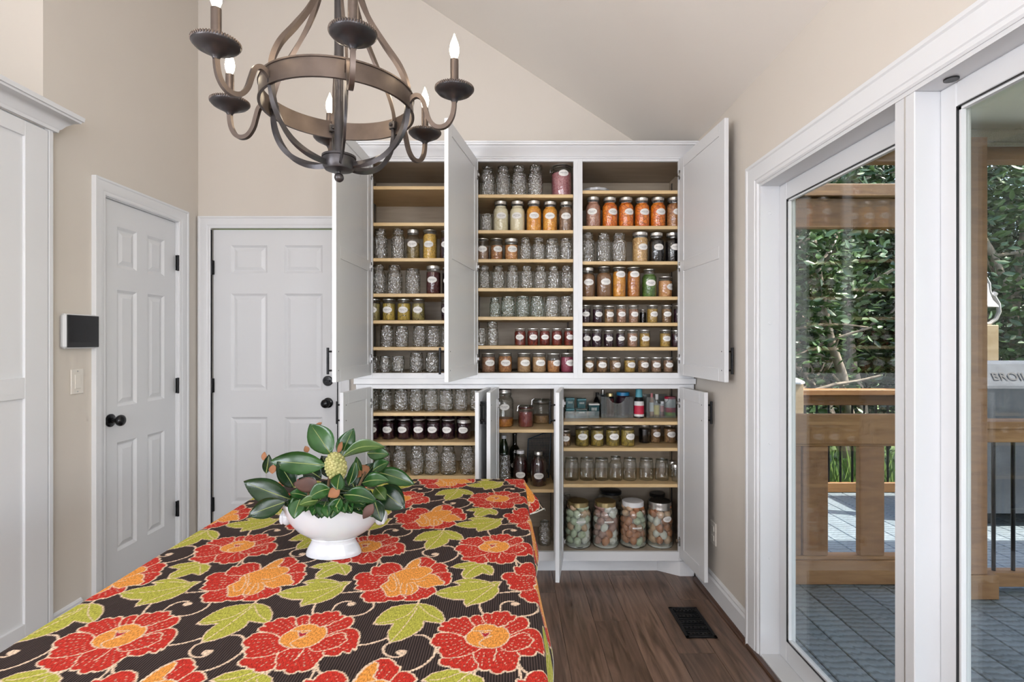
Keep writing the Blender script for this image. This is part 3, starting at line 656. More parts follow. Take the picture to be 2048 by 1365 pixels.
tree('dark magnolia standing behind the forking one', 6.0, 8.9, 6.2, (2.0, .9, 3.0), 8000, 'leaf_dark', .16, 3, 21)
tree('magnolia at the far right edge of the garden', 9.6, 8.4, 6.4, (1.9, 1.1, 3.0), 7000, 'leaf_mid', .16, 3, 31)
tree('magnolia at the far left of the garden behind the house corner', 3.4, 9.6, 6.4, (2.2, 1.0, 3.0), 7000, 'leaf_light', .16, 3, 41)
tree('tall tree at the very back of the garden', 8.0, 12.0, 8.0, (3.6, 1.2, 3.8), 7000, 'leaf_dark', .26, 3, 51)
# tall grass behind the far railing
n = 2600; P = np.stack([rng.uniform(2, 9, n), rng.uniform(5.2, 6.3, n), np.full(n, -.82)], 1); hgt = rng.uniform(.5, 1.15, n); lean = rng.normal(size=(n, 2))*.18
V = np.stack([P+np.array([-.008, 0, 0]), P+np.array([.008, 0, 0]), P+np.c_[lean[:, 0]*.5+.006, lean[:, 1]*.5, hgt*.6], P+np.c_[lean, hgt]], 1).reshape(-1, 3)
b0 = (np.arange(n)*4)[:, None]; me = bpy.data.meshes.new('grass'); me.from_pydata(V.tolist(), [], (b0+np.array([0, 1, 2])).tolist()+(b0+np.array([0, 2, 3])).tolist())
noisy('grass_blade', (.10, .19, .04), (.25, .36, .10), nscale=2, rough=.5); me.materials.append(M['grass_blade'])
o = link('tall_grass', me); o['kind'] = 'stuff'; tag(o, 'long green grass growing behind the far deck railing', 'grass')
# ------------------------------------------------------------------ dining table and its printed cloth
ZTAB = HC-.561
XA_, XB_, VA, VB = -.925, .066, .42, 2.165
noisy('table_wood', (.10, .05, .025), (.16, .085, .045), scale=(8, 1, 8), nscale=3, rough=.4)
tb = thing('dining_table', 'long wooden dining table under the flowered cloth', 'table', ((XA_+XB_)/2, (VA+VB)/2, 0))
m = MB(); m.box(XA_+.004, VA+.004, ZTAB-.036, XB_-.004, VB-.004, ZTAB-.005, .004); part('table_top', m, 'table_wood', tb)
m = MB()
for a in ((XA_+.09, VA+.09, XB_-.09, VA+.112), (XA_+.09, VB-.112, XB_-.09, VB-.09), (XA_+.09, VA+.09, XA_+.112, VB-.09), (XB_-.112, VA+.09, XB_-.09, VB-.09)): m.box(a[0], a[1], ZTAB-.12, a[2], a[3], ZTAB-.036)
part('apron', m, 'table_wood', tb)
for x in (XA_+.12, XB_-.12):
    for y in (VA+.12, VB-.12):
        m = MB(); m.lathe([(.022, 0), (.03, .05), (.024, .1), (.034, .35), (.03, .55), (.036, .62), (.036, ZTAB-.037)], 14, c=(x, y, 0)); part('leg', m, 'table_wood', tb, 40)
def tab(pts, ox, oy, s):
    out = []
    for u, v in pts:
        x, y = ox+u/s, oy+v/s; Y = F*.561/(y-VY); out.append(((x-VX)*Y/F, Y))
    return np.array(out)
TWd, THt = .3495, .439
c1 = (660, 1070, 4.551); c2 = (700, 1090, 7.877); c3 = (850, 1200, 7.877)
CR = np.array((.76, .56, .40)); RED = np.array((.50, .030, .018)); ORG = np.array((.74, .29, .055)); LEAF = np.array((.42, .40, .060)); BRN = np.array((.036, .024, .021)); DRED = np.array((.42, .02, .03))
RES = .0008; gw, gh = int(round(TWd/RES)), int(round(THt/RES))
GX, GY = np.meshgrid((np.arange(gw)+.5)*TWd/gw, (np.arange(gh)+.5)*THt/gh)
IMG = np.zeros((gh, gw, 5)); IMG[..., :3] = BRN; IMG[..., 3] = 1.0     # rgb, ground mask, height
TX0, TY0 = -.36, .80
def region(pts, pad):
    """yield (row slice, col slice, x, y) windows of the repeat that a shape touches"""
    p = pts-np.array([TX0, TY0]); lo = p.min(0)-pad; hi = p.max(0)+pad
    for i in range(math.floor(lo[0]/TWd), math.floor(hi[0]/TWd)+1):
        for j in range(math.floor(lo[1]/THt), math.floor(hi[1]/THt)+1):
            x0, x1 = lo[0]-i*TWd, hi[0]-i*TWd; y0, y1 = lo[1]-j*THt, hi[1]-j*THt
            a, b_ = max(0, int(x0/TWd*gw)-1), min(gw, int(x1/TWd*gw)+2); c, d = max(0, int(y0/THt*gh)-1), min(gh, int(y1/THt*gh)+2)
            if a < b_ and c < d: yield slice(c, d), slice(a, b_), GX[c:d, a:b_]+i*TWd+TX0, GY[c:d, a:b_]+j*THt+TY0
def fill(pts, col, h=.0006):
    for r, c, X, Y in region(pts, 0):
        ins = np.zeros(X.shape, bool); n = len(pts)
        for k in range(n):
            (ax, ay), (bx, by) = pts[k], pts[(k+1) % n]
            if ay == by: continue
            cond = ((ay > Y) != (by > Y)) & (X < (bx-ax)*(Y-ay)/(by-ay)+ax); ins ^= cond
        s = IMG[r, c]; s[ins, :3] = col; s[ins, 3] = 0; s[ins, 4] = h
def smooth(p, n=3):
    for _ in range(n):
        q = [p[0]]
        for a, b_ in zip(p[:-1], p[1:]): q += [a*.75+b_*.25, a*.25+b_*.75]
        p = np.array(q+[p[-1]])
    return p
def stroke(pts, wd, col=CR, closed=False, h=.0010, dash=None, sm=True):
    if sm and not closed and len(pts) > 2: pts = smooth(pts, 2)
    if closed: pts = np.vstack([pts, pts[:1]])
    seg = np.linalg.norm(np.diff(pts, axis=0), axis=1); cum = np.r_[0, np.cumsum(seg)]
    for r, c, X, Y in region(pts, wd):
        hit = np.zeros(X.shape, bool)
        for k in range(len(pts)-1):
            a, b_ = pts[k], pts[k+1]; d = b_-a; L2 = (d**2).sum()
            if L2 == 0: continue
            t = np.clip(((X-a[0])*d[0]+(Y-a[1])*d[1])/L2, 0, 1); q = (X-a[0]-t*d[0])**2+(Y-a[1]-t*d[1])**2 < (wd/2)**2
            if dash: q &= ((cum[k]+t*seg[k]) % dash) < dash*.55
            hit |= q
        s = IMG[r, c]; s[hit, :3] = col; s[hit, 3] = 0; s[hit, 4] = h
OUT = .0034; VEIN = .0020
def vine(p, wd=.0046): stroke(tab(p, *c1), wd)
# vines and curls
for p in ([(960, 1010), (965, 1060), (940, 1110), (880, 1170), (800, 1220), (700, 1250)], [(920, 960), (880, 925), (830, 912), (780, 915)], [(550, 980), (495, 1010), (480, 1050), (500, 1090), (560, 1115), (630, 1115), (680, 1085), (690, 1060)],
          [(230, 1010), (330, 1000), (430, 975), (520, 940)], [(20, 690), (50, 640), (110, 610), (190, 605)], [(400, 620), (395, 660), (350, 700), (270, 735), (150, 745)], [(290, 520), (210, 520), (120, 530)],
          [(1360, 630), (1365, 670), (1390, 720)], [(1700, 1190), (1730, 1240), (1740, 1340)], [(1720, 1180), (1760, 1240), (1800, 1260)], [(1340, 1220), (1300, 1290)], [(805, 600), (805, 640)]): vine(p)
for u, v in ((650, 1070), (195, 630)):
    q = tab([(u, v)], *c1)[0]; fill(np.array([(q[0]+.0095*math.cos(a), q[1]+.0085*math.sin(a)) for a in np.linspace(0, 2*PI, 14)[:-1]]), CR, .001)
# leaves
LVS = [([(805, 625), (870, 630), (950, 655), (1020, 710), (1045, 775), (1030, 805), (940, 800), (850, 785), (850, 830), (820, 870), (740, 920), (650, 960), (545, 985), (525, 930), (530, 880), (580, 810), (480, 820), (395, 815), (420, 770), (480, 710), (560, 660), (680, 635), (760, 630)],
        [[(805, 625), (720, 730), (600, 780), (395, 815)], [(800, 660), (720, 780), (640, 880), (545, 985)], [(810, 640), (900, 730), (1030, 790)]]),
       ([(1100, 295), (1160, 265), (1250, 250), (1340, 250), (1400, 265), (1470, 285), (1495, 325), (1475, 370), (1385, 350), (1350, 370), (1290, 395), (1215, 395), (1195, 355), (1225, 310), (1160, 305)],
        [[(1430, 250), (1330, 290), (1250, 350), (1220, 395)], [(1100, 295), (1230, 290), (1340, 260)], [(1380, 290), (1475, 365)]]),
       ([(1120, 435), (1180, 410), (1270, 395), (1370, 410), (1450, 430), (1560, 425), (1530, 470), (1535, 520), (1480, 580), (1390, 620), (1300, 635), (1245, 655), (1220, 625), (1220, 590), (1120, 590), (1020, 570), (950, 535), (1010, 500), (1100, 475), (1190, 460), (1160, 445)],
        [[(1560, 425), (1400, 490), (1200, 525), (950, 535)], [(1500, 450), (1400, 430), (1120, 435)], [(1500, 460), (1380, 550), (1240, 645)]])]
for o_, vs_ in LVS:
    p = tab(o_, *c1); fill(p, LEAF); stroke(p, OUT*.8, closed=True)
    for q in vs_: stroke(tab(q, *c1), VEIN)
def rays(cen, outl, r0, n, off=0):
    """dashed stitching from a flower's heart to its outline"""
    d = outl-cen; an = np.arctan2(d[:, 1], d[:, 0]); rd = np.hypot(d[:, 0], d[:, 1])
    for k in range(n):
        a = -PI+2*PI*(k+.5)/n; i = np.argmin(np.abs((an-a+PI) % (2*PI)-PI)); L_ = rd[i]*.88
        stroke(np.array([cen+np.array([math.cos(a), math.sin(a)])*r0, cen+np.array([math.cos(a), math.sin(a)])*L_]), .0014, CR*.85, dash=.0085, h=.0002, sm=False)
# round flower
A = [(245,370),(300,345),(365,345),(400,300),(470,285),(545,300),(590,265),(650,268),(695,300),(760,250),(830,240),(895,260),(930,215),(990,208),(1040,225),(1090,190),(1140,180),(1195,195),(1250,178),(1300,182),(1340,210),(1360,250),(1410,240),(1450,260),(1430,290),(1490,270),(1560,275),(1615,310),(1645,370),(1625,420),(1590,455),(1660,447),(1740,465),(1820,510),(1870,570),(1905,650),(1925,720),(1940,800),(1880,770),(1890,850),(1830,840),(1755,820),(1740,870),(1690,890),(1600,890),(1510,885),(1480,930),(1470,1000),(1450,1075),(1400,1120),(1310,1140),(1240,1125),(1200,1165),(1120,1170),(1050,1150),(1015,1105),(960,1120),(890,1115),(840,1085),(800,1110),(730,1140),(640,1150),(560,1140),(525,1095),(460,1095),(400,1080),(375,1050),(300,1050),(235,1025),(215,985),(235,945),(270,915),(250,880),(260,860),(205,835),(205,790),(240,755),(150,740),(90,700),(85,650),(120,600),(150,580),(155,545),(230,520),(330,515),(215,490),(195,450),(240,425),(285,425),(245,400)]
AC = [(640,620),(650,560),(720,500),(770,440),(850,400),(970,385),(1080,395),(1150,435),(1220,425),(1290,470),(1330,540),(1325,610),(1280,680),(1190,740),(1060,770),(900,765),(760,730),(670,680)]
p = tab(A, *c3); fill(p, RED); cen = tab([(985, 590)], *c3)[0]; rays(cen, p, .05, 40); stroke(p, OUT, closed=True)
for q in ([(330,515),(450,530),(560,560),(630,600)], [(270,915),(400,920),(560,905),(750,850),(870,780)], [(755,830),(760,890),(800,990),(840,1000),(840,1085)], [(1190,760),(1260,810),(1350,820),(1470,800),(1560,770),(1640,740),(1670,690),(1720,640),(1690,610),(1650,590),(1650,550),(1580,520),(1490,530),(1400,570),(1330,600)],
          [(1330,570),(1420,520),(1500,490),(1600,450)], [(1450,830),(1500,885)], [(705,300),(720,360),(790,420)], [(1430,290),(1400,330),(1340,340),(1290,380),(1290,410),(1210,410),(1170,430)], [(895,260),(920,330),(960,385)], [(1120,780),(1110,880),(1080,960)]): stroke(tab(q, *c3), .0026)
p = tab(AC, *c3); fill(p, ORG); stroke(p, .003, closed=True)
for q in ([(745,490),(850,500),(1000,485),(1050,490)], [(1045,575),(960,600),(880,650),(840,690),(900,735),(1000,765)]): stroke(tab(q, *c3), .0026)
q = tab([(860,505),(950,530),(1030,505),(1010,550),(940,600),(900,560)], *c3); fill(q, DRED); stroke(q, .0016, closed=True)
# side-on flower
B = [(345,375),(370,340),(450,350),(500,310),(580,285),(680,282),(760,300),(810,340),(820,380),(870,360),(920,300),(980,250),(1060,215),(1130,195),(1220,195),(1290,220),(1300,240),(1355,255),(1340,290),(1420,285),(1500,310),(1540,345),(1510,365),(1545,400),(1530,430),(1590,445),(1610,475),(1580,500),(1605,530),(1590,560),(1580,600),(1530,635),(1470,640),(1400,635),(1300,650),(1350,700),(1365,750),(1310,775),(1260,810),(1210,845),(1130,850),(1080,880),(980,890),(880,885),(830,870),(760,885),(680,885),(610,875),(550,905),(460,910),(380,905),(290,915),(230,895),(215,850),(165,830),(170,790),(230,750),(225,730),(130,715),(70,695),(95,660),(130,640),(85,620),(110,575),(120,565),(60,545),(70,500),(140,450),(230,435),(320,440)]
BO = [(860,385),(920,310),(980,260),(1060,220),(1110,225),(1110,280),(1075,330),(1130,350),(1180,345),(1260,365),(1300,400),(1290,430),(1230,460),(1330,465),(1400,510),(1420,550),(1490,585),(1470,630),(1300,655),(1230,690),(1120,670),(1060,640),(1080,700),(1030,750),(960,790),(890,800),(800,780),(740,810),(640,825),(565,810),(560,770),(515,700),(480,655),(560,600),(610,570),(600,520),(640,470),(720,440),(820,400)]
p = tab(B, *c2); fill(p, RED); cen = tab([(880, 580)], *c2)[0]; rays(cen, p, .03, 44); stroke(p, OUT, closed=True)
for q in ([(320,440),(340,480),(450,485),(600,490)], [(225,730),(370,720),(500,680)], [(830,870),(890,830),(800,790)], [(1340,290),(1290,330),(1260,360)], [(1530,430),(1400,440),(1300,470)]): stroke(tab(q, *c2), .0026)
p = tab(BO, *c2); fill(p, ORG); stroke(p, .003, closed=True)
for q in ([(865,385),(980,370),(1130,350)], [(640,470),(720,560),(740,680),(700,740),(540,740)], [(870,540),(1000,545),(1090,550),(1230,470)], [(820,600),(790,680),(800,780)], [(1010,610),(1060,640)], [(690,460),(760,560),(780,640)], [(930,600),(1000,700),(960,760)], [(900,610),(890,700),(880,780)], [(940,600),(1060,590),(1180,560)], [(560,640),(640,740)]): stroke(tab(q, *c2), .0020)
# drape the cloth
OV = .14; RB = .014
us = np.concatenate([np.linspace(XA_-OV, XA_+RB, 40)[:-1], np.arange(XA_+RB, XB_-RB, .002), np.linspace(XB_-RB, XB_+OV, 76)])
vl = [VA-OV]
while vl[-1] < VB+OV:
    v = vl[-1]; vl.append(v+(.007 if v < .84 else min(.0042, .0018*(max(v, .87)/.87)**1.25)))
vs_ = np.array(vl); U, Vv = np.meshgrid(us, vs_)
x0, x1, y0, y1 = XA_+RB, XB_-RB, VA+RB, VB-RB
du = np.maximum(U-x1, 0)-np.maximum(x0-U, 0); dv = np.maximum(Vv-y1, 0)-np.maximum(y0-Vv, 0)
d = np.hypot(du, dv); dd = np.maximum(d, 1e-9); ex, ey = du/dd, dv/dd
al = np.radians(9+5*np.sin(Vv*11+1)*(np.abs(du) > 0)+5*np.sin(U*12)*(np.abs(dv) > 0)+24*np.abs(2*ex*ey))
th = np.minimum(d/RB, PI/2-al); rest = np.maximum(d-RB*(PI/2-al), 0)
outw = RB*np.sin(th)+rest*np.sin(al); drop = RB*(1-np.cos(th))+rest*np.cos(al)
ci = np.floor(((U-TX0) % TWd)/TWd*gw).astype(int) % gw; cj = np.floor(((Vv-TY0) % THt)/THt*gh).astype(int) % gh
SMP = IMG[cj, ci].copy()
hem = (np.minimum(np.minimum(U-us[0], us[-1]-U), np.minimum(Vv-vs_[0], vs_[-1]-Vv)) < .006); SMP[hem, :3] = (.75, .72, .66); SMP[hem, 3] = 0
X3 = np.clip(U, x0, x1)+ex*outw*(d > 0); Y3 = np.clip(Vv, y0, y1)+ey*outw*(d > 0); Z3 = ZTAB-drop+SMP[..., 4]*.7
co_ = np.stack([X3, Y3, Z3], -1).reshape(-1, 3); nr, nc = U.shape
idx = np.arange(nr*nc).reshape(nr, nc); Fq = np.stack([idx[:-1, :-1], idx[:-1, 1:], idx[1:, 1:], idx[1:, :-1]], -1).reshape(-1, 4)
me = bpy.data.meshes.new('tablecloth'); me.vertices.add(len(co_)); me.vertices.foreach_set('co', co_.astype(np.float32).ravel())
me.loops.add(Fq.size); me.loops.foreach_set('vertex_index', Fq.astype(np.int32).ravel()); me.polygons.add(len(Fq)); me.polygons.foreach_set('loop_start', np.arange(len(Fq), dtype=np.int32)*4)
me.update(); me.polygons.foreach_set('use_smooth', np.ones(len(Fq), bool))
ca_ = me.color_attributes.new('print', 'FLOAT_COLOR', 'POINT'); ca_.data.foreach_set('color', np.ascontiguousarray(SMP[..., :4]).astype(np.float32).ravel())
uv = me.uv_layers.new(name='cloth'); uvd = np.stack([U, Vv], -1).reshape(-1, 2)[Fq.ravel()]; uv.data.foreach_set('uv', uvd.astype(np.float32).ravel())
cm_ = mat('cloth_print', (.5, .5, .5), .85, spec=.2); nt, N, L, b = nodes(cm_)
at = N.new('ShaderNodeAttribute'); at.attribute_name = 'print'; uvn = N.new('ShaderNodeUVMap'); uvn.uv_map = 'cloth'
sp = N.new('ShaderNodeSeparateXYZ'); L.new(uvn.outputs[0], sp.inputs[0])
mu = N.new('ShaderNodeMath'); mu.operation = 'MULTIPLY'; mu.inputs[1].default_value = 2*PI/.0048; L.new(sp.outputs[0], mu.inputs[0]); sn = N.new('ShaderNodeMath'); sn.operation = 'SINE'; L.new(mu.outputs[0], sn.inputs[0])
mr = N.new('ShaderNodeMapRange'); mr.inputs[1].default_value = -1; mr.inputs[2].default_value = 1; mr.inputs[3].default_value = .35; mr.inputs[4].default_value = 2.2; L.new(sn.outputs[0], mr.inputs[0])
mpn = N.new('ShaderNodeMapping'); mpn.inputs['Scale'].default_value = (420, 150, 1); L.new(uvn.outputs[0], mpn.inputs[0]); nz = N.new('ShaderNodeTexNoise'); nz.inputs['Scale'].default_value = 1; nz.inputs['Detail'].default_value = 2; L.new(mpn.outputs[0], nz.inputs['Vector'])
mr2 = N.new('ShaderNodeMapRange'); mr2.inputs[1].default_value = .3; mr2.inputs[2].default_value = .7; mr2.inputs[3].default_value = .60; mr2.inputs[4].default_value = 1.42; L.new(nz.outputs[0], mr2.inputs[0])
mxf = N.new('ShaderNodeMix'); L.new(at.outputs['Alpha'], mxf.inputs['Factor']); L.new(mr2.outputs[0], mxf.inputs['A']); L.new(mr.outputs[0], mxf.inputs['B'])
vm = N.new('ShaderNodeVectorMath'); vm.operation = 'SCALE'; L.new(at.outputs['Color'], vm.inputs[0]); L.new(mxf.outputs['Result'], vm.inputs['Scale']); L.new(vm.outputs[0], b.inputs['Base Color'])
bpn = N.new('ShaderNodeBump'); bpn.inputs['Strength'].default_value = .6; bpn.inputs['Distance'].default_value = .001; L.new(mxf.outputs['Result'], bpn.inputs['Height']); L.new(bpn.outputs[0], b.inputs['Normal'])
mat('cloth_back', (.72, .72, .70), .9)
me.materials.append(M['cloth_print']); me.materials.append(M['cloth_back'])
o = link('tablecloth', me); tag(o, 'brown tablecloth printed with red and orange flowers and green leaves', 'tablecloth')
sd = o.modifiers.new('thickness', 'SOLIDIFY'); sd.thickness = .0016; sd.offset = -1; sd.material_offset = 1; sd.material_offset_rim = 1
# ------------------------------------------------------------------ porcelain bowl
BXc, BYc = -.4615, 1.396
bt = thing('footed_bowl', 'oval white porcelain footed bowl on the tablecloth', 'bowl', (BXc, BYc, ZTAB+.0012))
pf = [(.066, 0), (.0718, .001), (.0718, .006), (.067, .018), (.060, .030), (.0565, .039), (.0575, .042), (.060, .043), (.058, .046), (.072, .051), (.095, .066), (.114, .088), (.126, .112), (.1325, .134), (.1320, .139), (.128, .138), (.121, .114), (.108, .090), (.085, .068), (.04, .057), (.002, .056)]
m = MB(); m.lathe(pf, 48, c=(BXc, BYc, ZTAB+.0012), sy=.63); part('basin', m, 'porcelain', bt, 40)
for s_ in (-1, 1):
    m = MB(); cx, cz = BXc+s_*.122, ZTAB+.098
    m.sphere((cx, BYc, cz), .016, .020, .022, 16)
    for q in range(5): m.sphere((cx+s_*.010, BYc-.012+q*.006, cz+.004-abs(q-2)*.003), .007, .0045, .015, 10)
    part('handle', m, 'porcelain', bt, True)
# ------------------------------------------------------------------ magnolia cuttings
m_ = noisy('magnolia_green', (.006, .036, .007), (.026, .088, .018), nscale=14, rough=.22, detail=3, rnd=True); M['magnolia_green'].node_tree.nodes['Principled BSDF'].inputs['Coat Weight'].default_value = .0
noisy('magnolia_dark', (.004, .015, .006), (.012, .036, .012), nscale=14, rough=.24, detail=3, rnd=True)
noisy('magnolia_light', (.022, .060, .010), (.065, .12, .026), nscale=14, rough=.25, detail=3, rnd=True)
noisy('magnolia_back', (.20, .075, .028), (.30, .13, .055), nscale=22, rough=.7)
noisy('magnolia_back_dark', (.050, .022, .016), (.10, .045, .032), nscale=22, rough=.6)
mat('magnolia_rib', (.23, .27, .08), .45)
noisy('stem_bark', (.11, .06, .03), (.2, .12, .06), nscale=30, rough=.8)
noisy('cone_green', (.27, .27, .09), (.42, .38, .15), nscale=60, rough=.6, detail=2)
mg = thing('magnolia_arrangement', 'leafy magnolia cuttings with a green seed cone in the white bowl', 'plant', (BXc, BYc, ZTAB+.06))
def pt(u, v, dy): Y = BYc+dy; return Vector((PX(470+u/4.403, Y), Y, PZ(830+v/4.403, Y)))
rl = random.Random(5)
def leaf(b_, t_, wd, dyb, dyt, bend=.12, roll=0, top='magnolia_green', back='magnolia_back', fold=.22, curl=.0):
    p0 = pt(*b_, dyb); p3 = pt(*t_, dyt); ax = p3-p0; Ln = ax.length; ax.normalize()
    n = Vector((0, -.75, .66)); n -= ax*n.dot(ax)
    if n.length < .1: n = Vector((1, 0, 0)); n -= ax*n.dot(ax)
    n.normalize(); n = Matrix.Rotation(math.radians(roll), 3, ax) @ n; s_ = ax.cross(n)
    W = wd/4.403*BYc/F/2; K = 11; J = 7; vt = []; vb = []
    for i in range(K):
        t = i/(K-1); c = p0+ax*Ln*t+n*bend*Ln*math.sin(PI*t)*1.0-n*curl*Ln*t*t
        w_ = W*1.06*(max(0, math.sin(PI*min(1, t**.92)))**.85)*(1-.10*t)+.0006
        for j in range(J):
            a = (j/(J-1)*2-1); off = s_*w_*a+n*(fold*w_*abs(a)**1.5)+n*.06*W*math.sin(7*t+a*2+Ln*90)*abs(a)
            vt.append(c+off); vb.append(c+off-n*.0007)
    m = MB(); fs = [(i*J+j, i*J+j+1, (i+1)*J+j+1, (i+1)*J+j) for i in range(K-1) for j in range(J-1)]
    m.add(vt, fs); q = len(m.f); nv = K*J
    me = bpy.data.meshes.new('leaf'); F1 = fs; F2 = [tuple(nv+k for k in reversed(f)) for f in fs]
    rim = [j for j in range(J)]+[i*J+J-1 for i in range(1, K)]+[(K-1)*J+j for j in range(J-2, -1, -1)]+[i*J for i in range(K-2, 0, -1)]
    F3 = [(rim[k], rim[(k+1) % len(rim)], nv+rim[(k+1) % len(rim)], nv+rim[k]) for k in range(len(rim))]
    o0 = wloc(mg); me.from_pydata([v-o0 for v in vt+vb], [], F1+F2+F3); me.materials.append(M[top]); me.materials.append(M[back]); me.materials.append(M['magnolia_light'])
    me.polygons.foreach_set('material_index', [0]*len(F1)+[1]*len(F2)+[2]*len(F3)); me.polygons.foreach_set('use_smooth', [True]*len(me.polygons)); me.update()
    lf = link('leaf', me, mg)
    m = MB(); m.tube([p0+ax*Ln*t+n*(bend*Ln*math.sin(PI*t)-curl*Ln*t*t+.0006) for t in (0, .15, .3, .45, .6, .75, .9)], [.0013, .0012, .0011, .001, .0008, .0006, .0003], 6); part('midrib', m, 'magnolia_rib', lf, True)
G, D_, Lt = 'magnolia_green', 'magnolia_dark', 'magnolia_light'
LV = [((845, 350), (660, 78), 215, .03, .05, .10, 0, G), ((930, 385), (1045, 118), 165, .05, .07, .06, 10, G), ((945, 375), (1325, 285), 150, -.01, -.02, .18, -10, Lt), ((800, 445), (310, 405), 190, -.01, -.02, .10, -25, G),
      ((520, 640), (372, 410), 165, -.02, -.03, .04, 20, D_), ((495, 745), (75, 585), 200, -.02, -.02, .06, -25, D_), ((440, 770), (118, 888), 160, -.05, -.07, .08, -20, D_), ((575, 745), (520, 915), 135, -.09, -.115, .08, 0, G),
      ((275, 515), (300, 350), 80, .0, .0, .04, 30, D_), ((840, 650), (650, 735), 150, -.08, -.10, .16, 0, G), ((735, 755), (555, 800), 105, -.10, -.12, .10, 10, Lt), ((930, 735), (842, 912), 125, -.10, -.125, .06, 0, G), ((750, 780), (738, 912), 105, -.09, -.11, .04, 0, D_),
      ((960, 705), (1245, 765), 150, -.10, -.11, .14, -5, G), ((1235, 640), (1328, 752), 110, -.05, -.07, .08, 0, Lt), ((1265, 640), (1497, 825), 215, -.02, -.03, .08, 15, D_), ((1240, 500), (1582, 612), 150, .02, .02, .10, 10, G), ((1120, 600), (1358, 582), 130, -.05, -.06, .14, 0, G),
      ((1225, 745), (1290, 942), 120, -.08, -.10, .05, 0, D_), ((1000, 620), (1062, 400), 95, -.06, -.05, .05, 50, G), ((900, 660), (925, 518), 125, -.115, -.12, .02, 0, 'magnolia_green'), ((1215, 490), (1358, 415), 140, .03, .03, .10, 0, G), ((1165, 340), (1358, 350), 130, .04, .04, .10, 10, G),
      ((1110, 520), (1070, 368), 75, -.03, -.03, .04, -30, G), ((985, 775), (1030, 868), 95, -.10, -.11, .04, 0, D_), ((1000, 750), (1150, 800), 110, -.09, -.10, .08, 0, D_), ((600, 520), (500, 440), 130, .03, .04, .1, 0, D_), ((760, 560), (600, 470), 160, .02, .03, .1, 0, D_),
      ((880, 560), (760, 360), 150, .05, .07, .05, 0, D_), ((1080, 640), (1240, 420), 180, .03, .05, .06, 10, D_), ((700, 660), (560, 560), 150, .0, .0, .1, 10, D_), ((1050, 640), (1010, 520), 160, .0, .02, .05, 0, D_), ((850, 700), (760, 590), 150, .02, .03, .05, 0, D_), ((640, 720), (480, 690), 110, -.05, -.07, .12, 0, G), ((1190, 660), (1120, 760), 120, -.06, -.08, .1, 0, D_)]
for k in range(44):
    an = rl.uniform(0, 6.28); b0 = (860+rl.uniform(-120, 140), 745+rl.uniform(-70, 60)); e0 = (b0[0]+math.cos(an)*rl.uniform(150, 300), 725+math.sin(an)*rl.uniform(60, 110)); dp0 = math.sin(an)*-.05
    LV.append((b0, e0, rl.uniform(110, 160), dp0*.5+.01, dp0+.01, .12, rl.uniform(-30, 30), rl.choice([D_, D_, G])))
for k in range(20):
    an = PI*(k+.5)/20; x_ = 870-math.cos(an)*400; LV.append(((870-math.cos(an)*290, 745+math.sin(an)*20), (x_+math.cos(an)*-30+rl.uniform(-30, 30), 850+math.sin(an)*40+rl.uniform(-35, 50)), rl.uniform(100, 150), -math.sin(an)*.085, -math.sin(an)*.128, .16, rl.uniform(-15, 15), rl.choice([D_, G, G])))
for b_, t_, wd, a, c, bd, ro, mt in LV: leaf(b_, t_, wd, a, c, bd, ro, mt)
for b_, t_, wd, a, c, ro, bk in (((1215, 785), (1128, 916), 105, -.11, -.13, 180, 'magnolia_back_dark'), ((925, 650), (820, 722), 110, -.115, -.125, 170, 'magnolia_back'), ((735, 620), (515, 605), 165, -.06, -.07, 175, 'magnolia_back_dark'), ((1040, 500), (1115, 540), 110, -.03, -.05, 180, 'magnolia_back'),
                           ((335, 440), (330, 520), 80, .0, -.01, 180, 'magnolia_back'), ((250, 400), (262, 325), 60, .01, .01, 180, 'magnolia_back'), ((700, 110), (765, 68), 60, .06, .06, 180, 'magnolia_back'), ((905, 330), (945, 235), 70, .04, .03, 180, 'magnolia_back'), ((640, 330), (620, 275), 60, .05, .06, 180, 'magnolia_back'), ((1160, 520), (1120, 440), 110, .02, .02, 180, 'magnolia_back')):
    leaf(b_, t_, wd*.8, a, c, .08, ro, G, bk, fold=-.15)
for a, c, dy0, dy1 in (((800, 800), (830, 380), -.02, .03), ((880, 800), (890, 560), -.02, -.06), ((1000, 800), (1150, 500), -.02, 0), ((720, 800), (520, 600), -.02, -.02), ((860, 800), (960, 420), 0, .04)):
    m = MB(); p, q = pt(*a, dy0), pt(*c, dy1); m.tube([p, (p+q)/2+Vector((.004, 0, .006)), q], .0035, 7); part('stem', m, 'stem_bark', mg, True)
# seed cone: body with spiral scales
cc = pt(888, 455, -.085); m = MB(); R3 = Matrix.Rotation(math.radians(-12), 3, 'Y'); m.sphere(cc, .0235, .022, .0335, 20, R3)
for k in range(96):
    zt_ = 1-2*(k+.5)/96; a = k*2.39996; r = math.sqrt(1-zt_*zt_); p = R3 @ Vector((.0232*r*math.cos(a), .0217*r*math.sin(a), .033*zt_)); m.sphere(cc+p, .0047, .0047, .0042, 8)
part('seed_cone', m, 'cone_green', mg, True)
# ------------------------------------------------------------------ chandelier
CX, CY = -.3207*1.4, 1.40; zr = lambda h_: HC+h_
ch = thing('chandelier', 'six-light bronze iron chandelier with candle bulbs above the table', 'chandelier', (CX, CY, zr(.43)))
TH0 = .40005-PI/3
def pol(r, th, z): return Vector((CX+r*math.sin(th), CY-r*math.cos(th), z))
